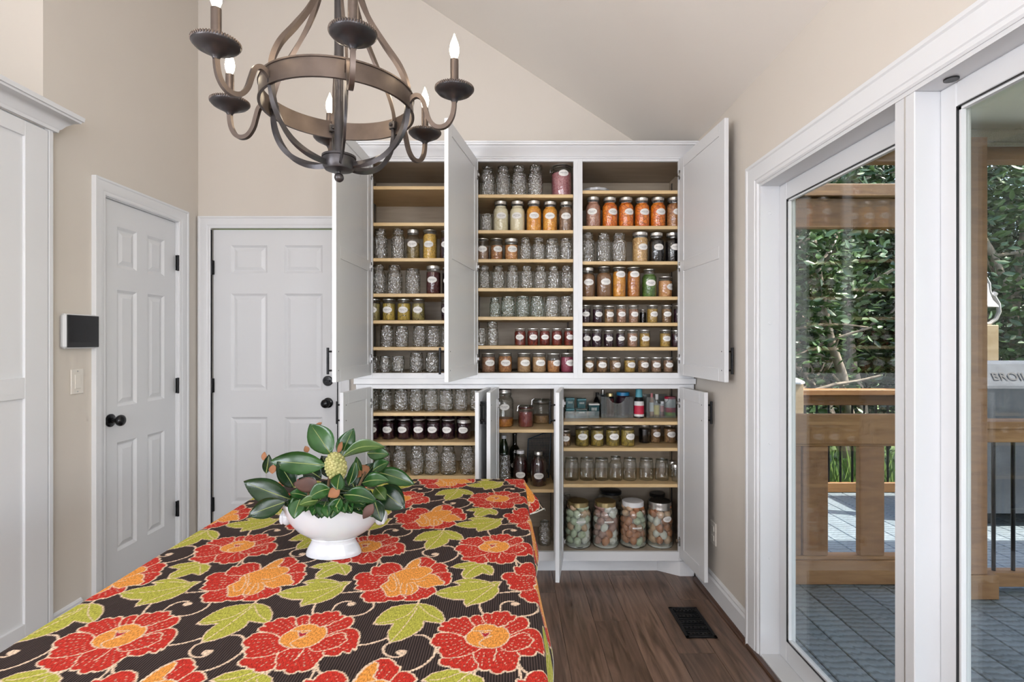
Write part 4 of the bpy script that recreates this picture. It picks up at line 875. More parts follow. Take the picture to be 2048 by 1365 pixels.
# ring band with raised rims
m = MB(); R_ = .192; zb0, zb1 = zr(.603), zr(.653)
pr = [(R_-.003, zb0), (R_+.004, zb0), (R_+.004, zb0+.004), (R_+.0015, zb0+.005), (R_+.0015, zb1-.005), (R_+.004, zb1-.004), (R_+.004, zb1), (R_-.003, zb1)]
n = 72; k = len(pr); vs = []; fs = []
for i in range(n):
    for r, z in pr: vs.append(pol(r, 2*PI*i/n, z))
for i in range(n):
    for j in range(k): fs.append((i*k+j, i*k+(j+1) % k, ((i+1) % n)*k+(j+1) % k, ((i+1) % n)*k+j))
m.add(vs, fs); part('ring', m, 'bronze', ch, 30)
m = MB(); m.lathe([(.002, .018), (.012, .018), (.036, .022), (.041, .032), (.041, .052), (.044, .053), (.044, .058), (.030, .060), (.012, .062), (.012, .30), (.012, .62), (.03, .64), (.03, .70), (.01, .72), (.008, 1.2)], 24, c=(CX, CY, zr(.43))); part('hub', m, 'bronze_dark', ch, 35)
m = MB(); m.sphere((CX, CY, zr(.432)), .0125, n=14); m.lathe([(.005, 0), (.005, .02)], 10, c=(CX, CY, zr(.435))); part('finial', m, 'bronze_dark', ch, True)
def cat(P, n=6):
    Q = []
    P = [Vector(p) for p in P]; P = [P[0]*2-P[1]]+P+[P[-1]*2-P[-2]]
    for i in range(1, len(P)-2):
        for k in range(n):
            t = k/n; a, b_, c, d = P[i-1:i+3]; Q.append(.5*((2*b_)+(c-a)*t+(2*a-5*b_+4*c-d)*t*t+(3*b_-a-3*c+d)*t**3))
    return Q+[P[-2]]
for i in range(6):
    th = TH0+i*PI/3
    # arm
    P = [(.190, .622), (.200, .632), (.213, .636), (.226, .627), (.234, .604), (.243, .576), (.258, .556), (.276, .551), (.293, .558), (.305, .577), (.310, .600), (.311, .622)]
    m = MB(); m.tube(cat([pol(r, th, zr(h_)) for r, h_ in P], 4), .0078, square=True, up=(math.cos(th), math.sin(th), 0)); arm = part('arm', m, 'bronze', ch, 35)
    # lower strap with a twist, upper strap
    P = [(.186, .640), (.186, .600), (.178, .560), (.160, .522), (.132, .492), (.098, .474), (.065, .466), (.038, .464)]
    Q = cat([pol(r, th, zr(h_)) for r, h_ in P], 6); m = MB(); tw = [0]*len(Q)
    m.tube(Q, .0085, square=True, up=(math.cos(th), math.sin(th), 0), tw=.07, sx=1.1, sy=.5); part('lower_strap', m, 'bronze_dark', ch, 35)
    P = [(.184, .620), (.186, .660), (.165, .715), (.125, .775), (.088, .835), (.062, .895), (.045, .96), (.034, 1.02), (.028, 1.09)]
    m = MB(); m.tube(cat([pol(r, th, zr(h_)) for r, h_ in P], 6), .0085, square=True, up=(math.cos(th), math.sin(th), 0), tw=.06, sx=1.1, sy=.5); part('upper_strap', m, 'bronze', ch, 35)
    m = MB(Matrix.Translation((CX, CY, 0)) @ Matrix.Rotation(th, 4, 'Z')); m.box(-.011, -.190, zr(.618), .011, -.176, zr(.640), .002); m.sphere((0, -.174, zr(.629)), .005, n=8); part('bracket', m, 'bronze_dark', ch)
    # cup, candle sleeve, bulb
    c = pol(.311, th, zr(.617)); m = MB(); m.lathe([(.007, -.004), (.009, .001), (.013, .005), (.020, .0085), (.022, .0115), (.034, .0155), (.043, .0205), (.0475, .025), (.0492, .028), (.0485, .033), (.045, .034), (.014, .031)], 40, c=c); cup = part('cup', m, 'bronze_dark', arm, 40)
    m = MB()
    for q in range(52): a = 2*PI*q/52; m.sphere((c.x+.0485*math.cos(a), c.y+.0485*math.sin(a), c.z+.031), .0024, .0024, .0042, 6)
    part('beading', m, 'bronze', arm)
    m = MB(); m.lathe([(.0108, .030), (.0108, .106), (.008, .107)], 16, c=c); part('candle_sleeve', m, 'bronze', arm, 40)
    m = MB(); m.lathe([(.006, .106), (.0075, .110), (.0115, .122), (.0125, .132), (.0105, .146), (.006, .158), (.0022, .168), (.0008, .173)], 16, c=c); part('bulb', m, 'bulb', arm, True)
    l = bpy.data.lights.new('candle_light', 'POINT'); l.energy = .9; l.color = (1, .84, .64); l.shadow_soft_size = .03
    lo = bpy.data.objects.new('candle_light', l); C.objects.link(lo); lo.location = c+Vector((0, 0, .19)); 
# ------------------------------------------------------------------ jars
lm = mat('jar_label', (.82, .80, .76), .6); nt, N, L, b = nodes(lm); uvn = N.new('ShaderNodeUVMap'); sp = N.new('ShaderNodeSeparateXYZ'); L.new(uvn.outputs[0], sp.inputs[0])
def mth(op, a, c=None, v=None):
    q = N.new('ShaderNodeMath'); q.operation = op
    for i, s in enumerate((a, c)):
        if s is None: continue
        if isinstance(s, (int, float)): q.inputs[i].default_value = s
        else: L.new(s, q.inputs[i])
    return q.outputs[0]
mp = N.new('ShaderNodeMapping'); mp.inputs['Scale'].default_value = (26, 9, 1); L.new(uvn.outputs[0], mp.inputs[0])
oi = N.new('ShaderNodeObjectInfo'); cx_ = N.new('ShaderNodeCombineXYZ'); L.new(mth('MULTIPLY', oi.outputs['Random'], 91.0), cx_.inputs[0]); L.new(cx_.outputs[0], mp.inputs['Location'])
nz = N.new('ShaderNodeTexNoise'); nz.inputs['Scale'].default_value = 1; nz.inputs['Detail'].default_value = 1; L.new(mp.outputs[0], nz.inputs['Vector'])
ink = mth('GREATER_THAN', nz.outputs[0], .5)
ln1 = mth('LESS_THAN', mth('ABSOLUTE', mth('SUBTRACT', sp.outputs[1], .56)), .075); ln2 = mth('LESS_THAN', mth('ABSOLUTE', mth('SUBTRACT', sp.outputs[1], .36)), .05)
in1 = mth('LESS_THAN', mth('ABSOLUTE', mth('SUBTRACT', sp.outputs[0], .5)), .33); in2 = mth('LESS_THAN', mth('ABSOLUTE', mth('SUBTRACT', sp.outputs[0], .5)), .20)
msk = mth('MULTIPLY', ink, mth('MAXIMUM', mth('MULTIPLY', ln1, in1), mth('MULTIPLY', ln2, in2)))
mx = N.new('ShaderNodeMix'); mx.data_type = 'RGBA'; mx.inputs['A'].default_value = (.82, .80, .76, 1); mx.inputs['B'].default_value = (.13, .12, .12, 1); L.new(mth('MULTIPLY', msk, .75), mx.inputs['Factor']); L.new(mx.outputs['Result'], b.inputs['Base Color'])
CT = {}
def ct(k, desc, m): CT[k] = (desc, m)
dk_ = (.02, .008, .006)
chunky('c_corn', [(.75, .42, .05), (.85, .55, .12), (.55, .33, .06)], 150); ct('corn', 'sealed jar of yellow kernels', 'c_corn')
chunky('c_olive', [(.20, .14, .05), (.32, .24, .08), (.13, .09, .03)], 110); ct('olive', 'sealed jar of olive brown food', 'c_olive')
mat('c_purple', (.030, .010, .018), .2); ct('purple', 'sealed jar of dark purple preserve', 'c_purple')
mat('c_maroon', (.075, .014, .014), .22); ct('maroon', 'sealed jar of dark maroon preserve', 'c_maroon')
chunky('c_bean', [(.24, .20, .06), (.36, .29, .09), (.16, .13, .05)], 75, gap=(.03, .02, .01), squash=(1, 1, .22)); ct('bean', 'sealed jar of long green beans', 'c_bean')
chunky('c_pickle', [(.42, .30, .05), (.55, .38, .07), (.24, .19, .04)], 60, gap=(.04, .03, .01), squash=(1, 1, .35)); ct('pickle', 'sealed jar of yellow green pickled spears', 'c_pickle')
chunky('c_pickle2', [(.27, .20, .04), (.42, .30, .06), (.16, .12, .035), (.30, .23, .05)], 48, gap=(.04, .03, .012)); ct('pickle2', 'sealed jar of pickle slices', 'c_pickle2')
chunky('c_cream', [(.78, .70, .47), (.84, .77, .56), (.72, .62, .38)], 55, gap=(.55, .45, .22), gapw=.03); ct('cream', 'sealed jar of cream coloured chunks', 'c_cream')
mat('c_cream2', (.82, .73, .50), .35); ct('cream2', 'sealed jar of smooth cream coloured food', 'c_cream2')
chunky('c_orange', [(.80, .33, .03), (.86, .42, .06), (.70, .25, .02)], 48, gap=(.45, .14, .01)); ct('orange', 'sealed jar of golden orange chunks', 'c_orange')
chunky('c_brown', [(.25, .15, .095), (.34, .21, .13), (.18, .10, .06)], 80, gap=(.09, .045, .025)); ct('brown', 'sealed jar of greyish brown food', 'c_brown')
chunky('c_obrown', [(.42, .17, .06), (.55, .26, .09), (.28, .10, .04)], 95, gap=(.10, .03, .01)); ct('obrown', 'sealed jar of orange brown food', 'c_obrown')
chunky('c_gorange', [(.62, .26, .08), (.78, .42, .16), (.50, .18, .05)], 120, gap=(.16, .05, .01)); ct('gorange', 'sealed jar of pale orange pieces', 'c_gorange')
chunky('c_red', [(.16, .018, .012), (.22, .03, .016), (.09, .010, .008)], 60, gap=(.04, .005, .004)); ct('red', 'sealed jar of dark red preserve', 'c_red')
chunky('c_tan', [(.40, .24, .12), (.48, .31, .16), (.33, .18, .08)], 130, gap=(.2, .11, .05)); ct('tan', 'sealed jar of tan food', 'c_tan')
chunky('c_magenta', [(.24, .035, .07), (.30, .05, .09)], 130, gap=(.12, .02, .03)); ct('magenta', 'sealed jar of magenta food', 'c_magenta')
chunky('c_salmon', [(.46, .22, .15), (.55, .30, .21), (.36, .15, .10)], 75, gap=(.17, .07, .04)); ct('salmon', 'sealed jar of salmon pink shreds', 'c_salmon')
chunky('c_carrot', [(.82, .20, .012), (.88, .27, .02), (.70, .13, .008)], 42, gap=(.30, .045, .004), gapw=.08); ct('carrot', 'sealed jar of bright orange carrot chunks', 'c_carrot')
chunky('c_granola', [(.62, .36, .13), (.75, .50, .22), (.48, .25, .08)], 95, gap=(.16, .08, .03)); ct('granola', 'silver lidded jar of golden dry pieces', 'c_granola')
mat('c_dark', (.008, .006, .006), .18); ct('dark', 'sealed jar of nearly black liquid', 'c_dark')
noisy('c_stock', (.19, .095, .045), (.23, .12, .06), nscale=30, rough=.25); ct('stock', 'sealed jar of cloudy brown stock', 'c_stock')
chunky('c_amber', [(.62, .25, .025), (.74, .34, .04), (.50, .18, .02)], 70, gap=(.38, .13, .01), gapw=.03); ct('amber', 'tall sealed jar of amber orange food', 'c_amber')
chunky('c_amber2', [(.46, .15, .025), (.55, .22, .04), (.36, .10, .015)], 70, gap=(.26, .07, .01), gapw=.03); ct('amber2', 'tall sealed jar of reddish amber food', 'c_amber2')
chunky('c_green', [(.10, .20, .04), (.15, .27, .06), (.07, .14, .03)], 40, gap=(.03, .07, .01), squash=(1, .6, 1)); ct('green', 'sealed jar of green leafy food', 'c_green')
chunky('c_peach', [(.58, .27, .09), (.66, .36, .15), (.45, .18, .06)], 45, gap=(.25, .08, .02), gapw=.03); ct('peach', 'short sealed jar of peach coloured slices', 'c_peach')
chunky('c_mustard', [(.42, .25, .05), (.52, .34, .08), (.28, .15, .03)], 120, gap=(.10, .06, .015)); ct('mustard', 'sealed jar of mustard yellow relish', 'c_mustard')
chunky('c_relish', [(.22, .12, .055), (.34, .20, .09), (.13, .065, .03)], 105, gap=(.04, .02, .01)); ct('relish', 'sealed jar of mottled brown food', 'c_relish')
chunky('c_relish2', [(.33, .17, .10), (.42, .24, .15), (.22, .10, .05)], 105, gap=(.07, .03, .015)); ct('relish2', 'sealed jar of reddish brown food', 'c_relish2')
chunky('c_pink', [(.42, .11, .13), (.52, .22, .23), (.30, .05, .07)], 160, gap=(.13, .03, .04)); ct('pink', 'jar of pink speckled beans', 'c_pink')
chunky('c_redbean', [(.22, .03, .03), (.30, .07, .06)], 170, gap=(.05, .01, .01)); ct('redbean', 'clip-top jar of small red beans', 'c_redbean')
noisy('c_jam', (.016, .005, .010), (.035, .008, .016), nscale=40, rough=.18); ct('jam', 'sealed jar of blackberry dark jam', 'c_jam')
JM = {}
def prof(kind, r, h):
    if kind == 'wide': return [(.86, 0), (.95, .012), (1, .05), (1, .74), (.985, .78), (.93, .815), (.90, .83), (.90, .86), (.935, .875), (.935, .895), (.90, .905), (.925, .93), (.90, .95), (.90, .985), (.87, 1)]
    if kind == 'reg': return [(.86, 0), (.95, .01), (1, .04), (1, .64), (.985, .69), (.92, .745), (.80, .785), (.745, .80), (.745, .84), (.79, .855), (.79, .875), (.75, .885), (.775, .915), (.75, .935), (.75, .985), (.71, 1)]
    if kind == 'small': return [(.84, 0), (.92, .012), (.95, .05), (1, .70), (.985, .76), (.93, .80), (.91, .82), (.94, .85), (.94, .875), (.91, .89), (.935, .925), (.91, .945), (.91, .985), (.88, 1)]
    if kind == 'gallon': return [(.80, 0), (.93, .012), (.99, .05), (1, .09), (1, .72), (.985, .775), (.92, .835), (.80, .875), (.715, .89), (.715, .93), (.70, 1)]
    if kind == 'bottle': return [(.84, 0), (.95, .012), (1, .04), (1, .60), (.97, .67), (.86, .76), (.66, .85), (.46, .90), (.42, .93), (.46, .95), (.44, 1)]
    if kind == 'wine': return [(.84, 0), (.97, .01), (1, .03), (1, .55), (.96, .60), (.75, .67), (.42, .73), (.38, .78), (.36, .96), (.40, .965), (.40, .99), (.36, 1)]
    if kind == 'clip': return [(.84, 0), (.95, .012), (1, .05), (1, .66), (.97, .73), (.86, .79), (.80, .81), (.80, .84), (.92, .85), (.92, .87)]
    if kind == 'can': return [(.97, 0), (1, .02), (1, .98), (.97, 1)]
NECK = {'wide': .92, 'reg': .775, 'small': .93, 'gallon': .735, 'bottle': .47, 'wine': .40, 'clip': .92, 'can': .9}
def jmesh(what, kind, r, h, mt, extra=None):
    key = (what, kind, round(r*1000), round(h*500), mt, extra); r = round(r*1000)/1000; h = round(h*500)/500
    if key in JM: return JM[key]
    P = [(a*r, z*h) for a, z in prof(kind, r, h)]; m = MB(); n = 28; sm = 40
    if what == 'glass': m.lathe(P, n, cap1=False)
    elif what == 'rim': m.lathe([(P[-1][0]*.93, h-.004), (P[-1][0]*.93, h), (P[-1][0]*1.035, h-.0005), (P[-1][0]*1.035, h-.004)], n)
    elif what == 'contents':
        top = extra*h; Q = []
        for (a0, z0), (a1, z1) in zip(P[:-1], P[1:]):
            if z0 < top: Q.append((a0-.0022, max(z0, .003)))
            if z0 < top <= z1: t = (top-z0)/(z1-z0); Q.append((a0+(a1-a0)*t-.0022, top))
        m.lathe(Q+[(.001, top+.0005)], n)
    elif what == 'lid': R = NECK[kind]*r; m.lathe([(R*.98, h-.004), (R*1.02, h-.003), (R*1.02, h), (R*.94, h+.0012), (.002, h+.0012)], n)
    elif what == 'band': R = NECK[kind]*r; m.lathe([(R*1.02, h-.018), (R*1.04, h-.017), (R*1.02, h-.012), (R*1.035, h-.008), (R*1.035, h-.001), (R*.9, h+.0003)], n, cap0=False, cap1=False)
    elif what == 'cap': R = NECK[kind]*r; hh_ = extra; m.lathe([(R*1.02, h-hh_), (R*1.08, h-hh_+.001), (R*1.08, h), (R*1.0, h+.003), (.002, h+.003)], n)
    elif what == 'label':
        w_, hh_, zc_, ang, sq = extra; RR = r*1.012; vs = []; fs = []; uvs = []
        if sq: G = [(-1+2*i/8, -1+2*j/2) for j in range(3) for i in range(9)]; fs = [(j*9+i, j*9+i+1, (j+1)*9+i+1, (j+1)*9+i) for j in range(2) for i in range(8)]
        else:
            G = [(0, 0)]+[(q*math.cos(2*PI*k/22), q*math.sin(2*PI*k/22)) for q in (.5, 1) for k in range(22)]
            fs = [(0, 1+k, 1+(k+1) % 22) for k in range(22)]+[(1+k, 23+k, 23+(k+1) % 22, 1+(k+1) % 22) for k in range(22)]
        for a, c in G:
            t = ang+a*w_/2/RR; vs.append((RR*math.sin(t), -RR*math.cos(t), zc_*h+c*hh_/2)); uvs.append((.5+a/2, .5+c/2))
        me = bpy.data.meshes.new('label'); me.from_pydata(vs, [], fs); me.materials.append(M[mt]); ul = me.uv_layers.new(name='uv')
        for l_ in me.loops: ul.data[l_.index].uv = uvs[l_.vertex_index]
        me.polygons.foreach_set('use_smooth', [True]*len(me.polygons)); me.update(); JM[key] = me; return me
    me = m.mesh(what, mt, sm); JM[key] = me; return me
ORD = ['leftmost', 'second from left', 'third from left', 'fourth from left', 'fifth from left', 'sixth from left', 'seventh from left', 'eighth from left', 'ninth from left']
rj = random.Random(4)
def jar(name, label, cat, loc, r, h, kind, content=None, lvl=.8, closed='lid', lab=None, gl='jar_glass', group=None, lidm='lid_silver', sq=False, lw=None, lmat='jar_label'):
    t = thing(name, label, cat, loc, group)
    if content and gl == 'jar_glass': gl = 'jar_glass_full'
    if kind != 'can' : link('glass', jmesh('glass', kind, r, h, gl), t)
    if content: link('contents', jmesh('contents', kind, r*.985, h, content, lvl), t)
    if closed == 'lid': link('lid', jmesh('lid', kind, r, h, lidm), t)
    elif closed == 'band': link('lid', jmesh('lid', kind, r, h, lidm), t); link('band', jmesh('band', kind, r, h, 'lid_silver'), t)
    elif closed == 'cap': link('cap', jmesh('cap', kind, r, h, lidm, .016), t)
    else: link('rim', jmesh('rim', kind, r, h, 'jar_glass_plain'), t)
    if lab is not None:
        w_ = lw or min(.060, r*1.55); link('label', jmesh('label', kind, r, h, lmat, (round(w_, 3), round(w_*(.16 if sq else .62), 3), lab[0], round(lab[1], 1), sq)), t)
    return t
CABN = {'UL': 'left upper', 'UM': 'middle upper', 'UR': 'right upper', 'LL': 'left lower', 'LM': 'narrow lower', 'LR': 'right lower'}
def row(cab, rown, crop, shelf_y, base_px, jars):
    """a row of jars; coordinates are read in an enlargement (ox, oy, scale) of the photo; shelf_y None = cabinet bottom"""
    ox, oy, s = crop
    if shelf_y is None: z = uo0 if cab[0] == 'U' else lo0
    else: z = sz(shelf_y)
    YFr = 3.024 if base_px is None else F*(HC-z)/(base_px-VY)
    for k, j in enumerate(jars):
        x0, x1, top, kind, c = j[:5]; op = j[5] if len(j) > 5 else {}
        dy = op.get('dy', 0); r = (x1-x0)/2/s*(YFr+.04+dy)/F; Yc = YFr+r+dy; r = (x1-x0)/2/s*Yc/F*.975; X = PX(ox+(x0+x1)/2/s, Yc)
        h = PZ(oy+top/s, Yc-r*.5)-z-.002
        place = f"{ORD[k]} in {rown} row, {CABN[cab]} cabinet"
        grp = f"jars on the {rown} row of the {CABN[cab]} cabinet"
        if c == 'E':
            d = {'reg': 'empty narrow-necked clear jar', 'wide': 'empty wide-mouthed clear jar', 'small': 'small empty clear jar', 'bottle': 'empty clear bottle'}[kind]
            jar('glass_jar', f"{d}, {place}", 'jar', (X, Yc, z), r, h, kind, None, closed=None, gl=op.get('gl', 'jar_glass'), group=grp)
        else:
            desc, mt = CT[c]
            an = op.get('a', rj.uniform(-.1, .25)); jar('canning_jar', f"{desc}, {place}", 'jar', (X, Yc, z), r, h, kind, mt, op.get('l', .80 if kind != 'reg' else .76), op.get('cl', 'lid'), None if op.get('nolab') else (op.get('z', .5), an), group=grp, lidm=op.get('lm', 'lid_silver'))
W_, R__, S_ = 'wide', 'reg', 'small'
K1, K2, K3, K4, K5, K6 = (660, 270, 5.46), (660, 510, 5.25), (940, 300, 5.935), (940, 520, 5.687), (1150, 310, 6.204), (1150, 520, 5.687)
row('UL', 'third', K1, 516, None, [(470, 628, 1020, R__, 'E'), (668, 822, 1020, R__, 'E'), (830, 985, 1030, R__, 'olive', {'l': .55, 'cl': 'band'}), (1012, 1172, 1035, W_, 'corn', {'l': .86}), (1195, 1350, 1040, R__, 'purple')])
row('UL', 'fourth', K2, 587, None, [(436, 588, 100, R__, 'E'), (597, 762, 100, R__, 'E'), (790, 950, 140, W_, 'E'), (1008, 1166, 112, W_, 'maroon', {'l': .78, 'cl': 'band', 'lm': 'lid_gold', 'a': -.1}), (1175, 1330, 130, W_, 'dark')])
row('UL', 'fifth', K2, 640.5, None, [(392, 532, 460, W_, 'bean', {'a': -.1}), (548, 692, 462, W_, 'pickle', {'a': -.1}), (704, 850, 462, W_, 'pickle', {'a': 0}), (858, 1000, 462, W_, 'bean', {'a': .0}), (1165, 1305, 465, W_, 'purple', {'a': -.2})])
row('UL', 'sixth', K2, 694, None, [(525, 670, 740, W_, 'E'), (685, 825, 745, W_, 'E'), (870, 1010, 745, W_, 'E'), (1015, 1160, 745, W_, 'E'), (1168, 1305, 745, W_, 'E')])
row('UL', 'bottom', K2, None, None, [(392, 515, 1065, S_, 'E'), (520, 637, 1060, S_, 'E'), (645, 787, 1060, S_, 'E'), (835, 980, 1025, W_, 'E'), (1000, 1142, 1025, W_, 'E')])
row('UM', 'top', K3, 388.5, None, [(120, 296, 190, R__, 'E'), (304, 482, 185, R__, 'E'), (490, 672, 180, R__, 'E'), (685, 866, 172, R__, 'E')])
row('UM', 'second', K3, 460, None, [(118, 268, 755, S_, 'E'), (270, 460, 602, R__, 'cream', {'cl': 'band', 'l': .84}), (468, 656, 604, R__, 'cream2', {'cl': 'band', 'l': .84, 'a': -.1}), (664, 852, 600, R__, 'orange', {'cl': 'band', 'l': .82, 'a': 0}), (858, 1042, 606, R__, 'orange', {'cl': 'band', 'l': .82, 'a': -.1}), (1050, 1228, 610, R__, 'brown', {'cl': 'band', 'l': .82, 'a': -.1})])
row('UM', 'third', K3, 518, None, [(75, 227, 1050, W_, 'brown', {'l': .62, 'a': 0}), (238, 392, 1050, W_, 'obrown', {'l': .68, 'a': .3}), (408, 574, 1050, W_, 'gorange', {'l': .70, 'a': .2, 'cl': 'band'}), (588, 728, 1035, R__, 'E'), (740, 890, 1035, R__, 'E'), (894, 1056, 1050, W_, 'E'), (1060, 1222, 1045, W_, 'E')])
row('UM', 'fourth', K4, 576, None, [(88, 232, 60, R__, 'E'), (244, 400, 60, R__, 'E'), (412, 558, 58, R__, 'E'), (573, 718, 58, R__, 'E'), (728, 872, 60, R__, 'E'), (880, 1022, 65, R__, 'E'), (1030, 1172, 60, R__, 'E')])
gg = {'gl': 'jar_glass_green'}
row('UM', 'fifth', K4, 633.4, None, [(220, 347, 425, R__, 'E', gg), (350, 512, 410, W_, 'E', gg), (518, 680, 405, W_, 'E', gg), (684, 842, 412, W_, 'E', gg), (848, 1012, 410, W_, 'E'), (1018, 1176, 410, W_, 'E')])
row('UM', 'sixth', K4, 691.4, None, [(62, 188, 775, S_, 'E'), (192, 326, 775, S_, 'E'), (503, 637, 775, W_, 'red', {'l': .86, 'a': -.1}), (648, 780, 775, W_, 'red', {'l': .86, 'a': .15}), (788, 912, 775, W_, 'red', {'l': .86, 'a': 0}), (926, 1052, 775, W_, 'red', {'l': .86, 'a': 0}), (1064, 1186, 775, W_, 'red', {'l': .86, 'a': .2})])
row('UM', 'bottom', K4, None, None, [(128, 292, 1055, W_, 'relish2', {'a': .3}), (318, 482, 1055, W_, 'obrown', {'a': .15, 'l': .84}), (533, 696, 1055, W_, 'tan', {'a': .2}), (704, 870, 1055, W_, 'tan', {'a': .2}), (874, 1026, 1060, W_, 'obrown', {'a': .6, 'l': .62}), (1028, 1182, 1055, W_, 'magenta', {'a': .5})])
row('UR', 'second', K5, 451.5, None, [(128, 322, 515, R__, 'salmon', {'l': .84, 'a': -.3, 'cl': 'band'}), (334, 530, 520, R__, 'carrot', {'l': .82, 'a': .3, 'cl': 'band'}), (534, 730, 520, R__, 'carrot', {'l': .82, 'a': .3, 'cl': 'band'}), (734, 926, 525, R__, 'carrot', {'l': .82, 'a': .2, 'cl': 'band'}), (930, 1126, 522, R__, 'carrot', {'l': .82, 'a': .2, 'cl': 'band'}), (1130, 1322, 520, R__, 'obrown', {'l': .8, 'a': .3, 'cl': 'band'})])
row('UR', 'third', K5, 522.4, None, [(68, 246, 955, R__, 'E'), (264, 446, 965, R__, 'E'), (454, 640, 965, R__, 'E'), (708, 908, 957, W_, 'granola', {'l': .82, 'a': .25, 'cl': 'band'}), (914, 1106, 960, R__, 'dark', {'l': .80, 'a': .15, 'cl': 'band'}), (1116, 1304, 960, R__, 'dark', {'l': .80, 'a': .2, 'cl': 'band'})])
row('UR', 'fourth', K6, 593, None, [(62, 232, 85, R__, 'stock', {'l': .8, 'cl': 'band', 'a': .0}), (240, 420, 75, R__, 'stock', {'l': .8, 'a': .1}), (424, 580, 80, W_, 'amber', {'l': .86, 'a': .1, 'z': .76}), (590, 742, 80, W_, 'amber2', {'l': .86, 'a': 0, 'z': .76}), (760, 930, 100, R__, 'green', {'l': .82, 'a': 0}), (944, 1106, 188, W_, 'peach', {'l': .80, 'a': .7})])
row('UR', 'fifth', K6, 645.4, None, [(58, 180, 515, S_, 'purple', {'a': 0}), (198, 320, 517, S_, 'purple', {'a': .1}), (328, 450, 520, S_, 'relish', {'a': .15}), (464, 586, 515, S_, 'relish2', {'a': .0}), (604, 726, 517, S_, 'relish2', {'a': .1}), (732, 812, 562, S_, 'dark', {'nolab': 1, 'dy': .05}), (814, 944, 515, S_, 'mustard', {'a': .25}), (980, 1106, 515, S_, 'relish', {'a': -.1}), (1118, 1240, 515, S_, 'purple', {'a': .1})])
row('UR', 'sixth', K6, 694.4, None, [(60, 182, 790, S_, 'purple', {'a': .25}), (185, 310, 790, S_, 'purple', {'a': -.2}), (324, 442, 797, S_, 'purple', {'a': .0}), (464, 574, 792, S_, 'purple', {'a': 0}), (588, 716, 792, S_, 'relish2', {'a': 0}), (728, 856, 792, S_, 'mustard', {'a': 0}), (960, 1090, 792, S_, 'mustard', {'a': .1}), (1094, 1212, 795, S_, 'purple', {'a': .3})])
row('UR', 'bottom', K6, None, None, [(98, 226, 1103, S_, 'relish', {'a': -.1}), (236, 374, 1103, S_, 'relish', {'a': .0}), (388, 520, 1103, S_, 'relish', {'a': .4}), (554, 690, 1103, S_, 'mustard', {'a': .2}), (708, 842, 1103, S_, 'relish', {'a': .25}), (858, 986, 1103, S_, 'brown', {'a': -.1}), (998, 1122, 1103, S_, 'brown', {'a': .0})])
K7, K8, K9, K10 = (660, 760, 6.5), (960, 760, 3.594), (1100, 760, 6.203), (1100, 960, 6.203)
row('LL', 'top', K7, 825.4, 822.5, [(462, 638, 122, W_, 'E'), (640, 806, 122, W_, 'E'), (830, 1016, 122, W_, 'E'), (1028, 1212, 122, W_, 'E'), (1222, 1406, 122, W_, 'E'), (1414, 1606, 122, W_, 'E'), (1614, 1788, 122, W_, 'E'), (1818, 1985, 122, W_, 'E')])
row('LL', 'second', K7, 884.6, 879.8, [(470, 640, 508, W_, 'jam', {'a': .1, 'l': .84}), (674, 852, 506, W_, 'jam', {'a': -.1, 'l': .84}), (874, 1052, 506, W_, 'jam', {'a': -.2, 'l': .84}), (1068, 1248, 506, W_, 'jam', {'a': .0, 'l': .84}), (1254, 1434, 510, W_, 'jam', {'a': -.1, 'l': .84}), (1448, 1630, 512, W_, 'jam', {'a': -.2, 'l': .84}), (1648, 1838, 516, W_, 'jam', {'a': -.1, 'l': .84, 'cl': 'band'})])
zs_ = sz(884.6)
for k in range(7):
    Yc = 3.26; jar('canning_jar', f"dark jam jar behind the front row, {ORD[k]}, left lower cabinet", 'jar', (PX(660+(560+k*195)/6.5, Yc), Yc, zs_), .042, .135, 'wide', 'c_jam', .84, group='back row of jam jars')
row('LL', 'third', K7, 952, 951, [(620, 800, 865, R__, 'E', {'dy': .05}), (815, 1002, 850, R__, 'E', {'dy': .03}), (1042, 1222, 855, R__, 'E'), (1228, 1424, 858, R__, 'E'), (1434, 1642, 860, R__, 'E'), (1690, 1890, 860, R__, 'E')])
row('LR', 'second', K9, 896, 893.8, [(115, 262, 620, S_, 'relish', {'a': .0}), (308, 486, 570, W_, 'pickle2', {'a': .0}), (498, 672, 570, W_, 'pickle2', {'a': .1}), (688, 866, 570, W_, 'pickle2', {'a': .1}), (876, 1052, 570, W_, 'pickle2', {'a': .3}), (1100, 1238, 560, W_, 'dark', {'nolab': 1, 'dy': .09}), (1240, 1376, 560, W_, 'relish', {'dy': .11, 'a': .1}), (1408, 1562, 560, W_, 'relish', {'dy': .10, 'a': .1})])
pl = {'gl': 'jar_glass_plain'}
row('LR', 'third', K9, 968.5, 962.8, [(178, 358, 975, W_, 'E', pl), (368, 548, 975, W_, 'E', pl), (552, 728, 975, W_, 'E', pl), (732, 898, 955, R__, 'E', pl), (904, 1074, 975, W_, 'E', pl), (1108, 1282, 978, W_, 'E', pl), (1304, 1472, 985, W_, 'E', pl)])
z = sz(968.5)
for k, (a, c, tp, by, d) in enumerate(((1470, 1572, 1010, 1215, 'back'), (1508, 1612, 1050, 1270, 'front'))):
    Yc = F*(HC-z)/(760+by/6.203-VY)+.028; r = (c-a)/2/6.203*Yc/F; jar('glass_jar', f"small white lidded jar at the right of the clear jars, {d} one", 'jar', (PX(1100+(a+c)/2/6.203, Yc), Yc, z), r*.97, PZ(760+tp/6.203, Yc)-z, 'small', None, closed='cap', gl='jar_glass_plain', lidm='lid_silver', group='small lidded jars')
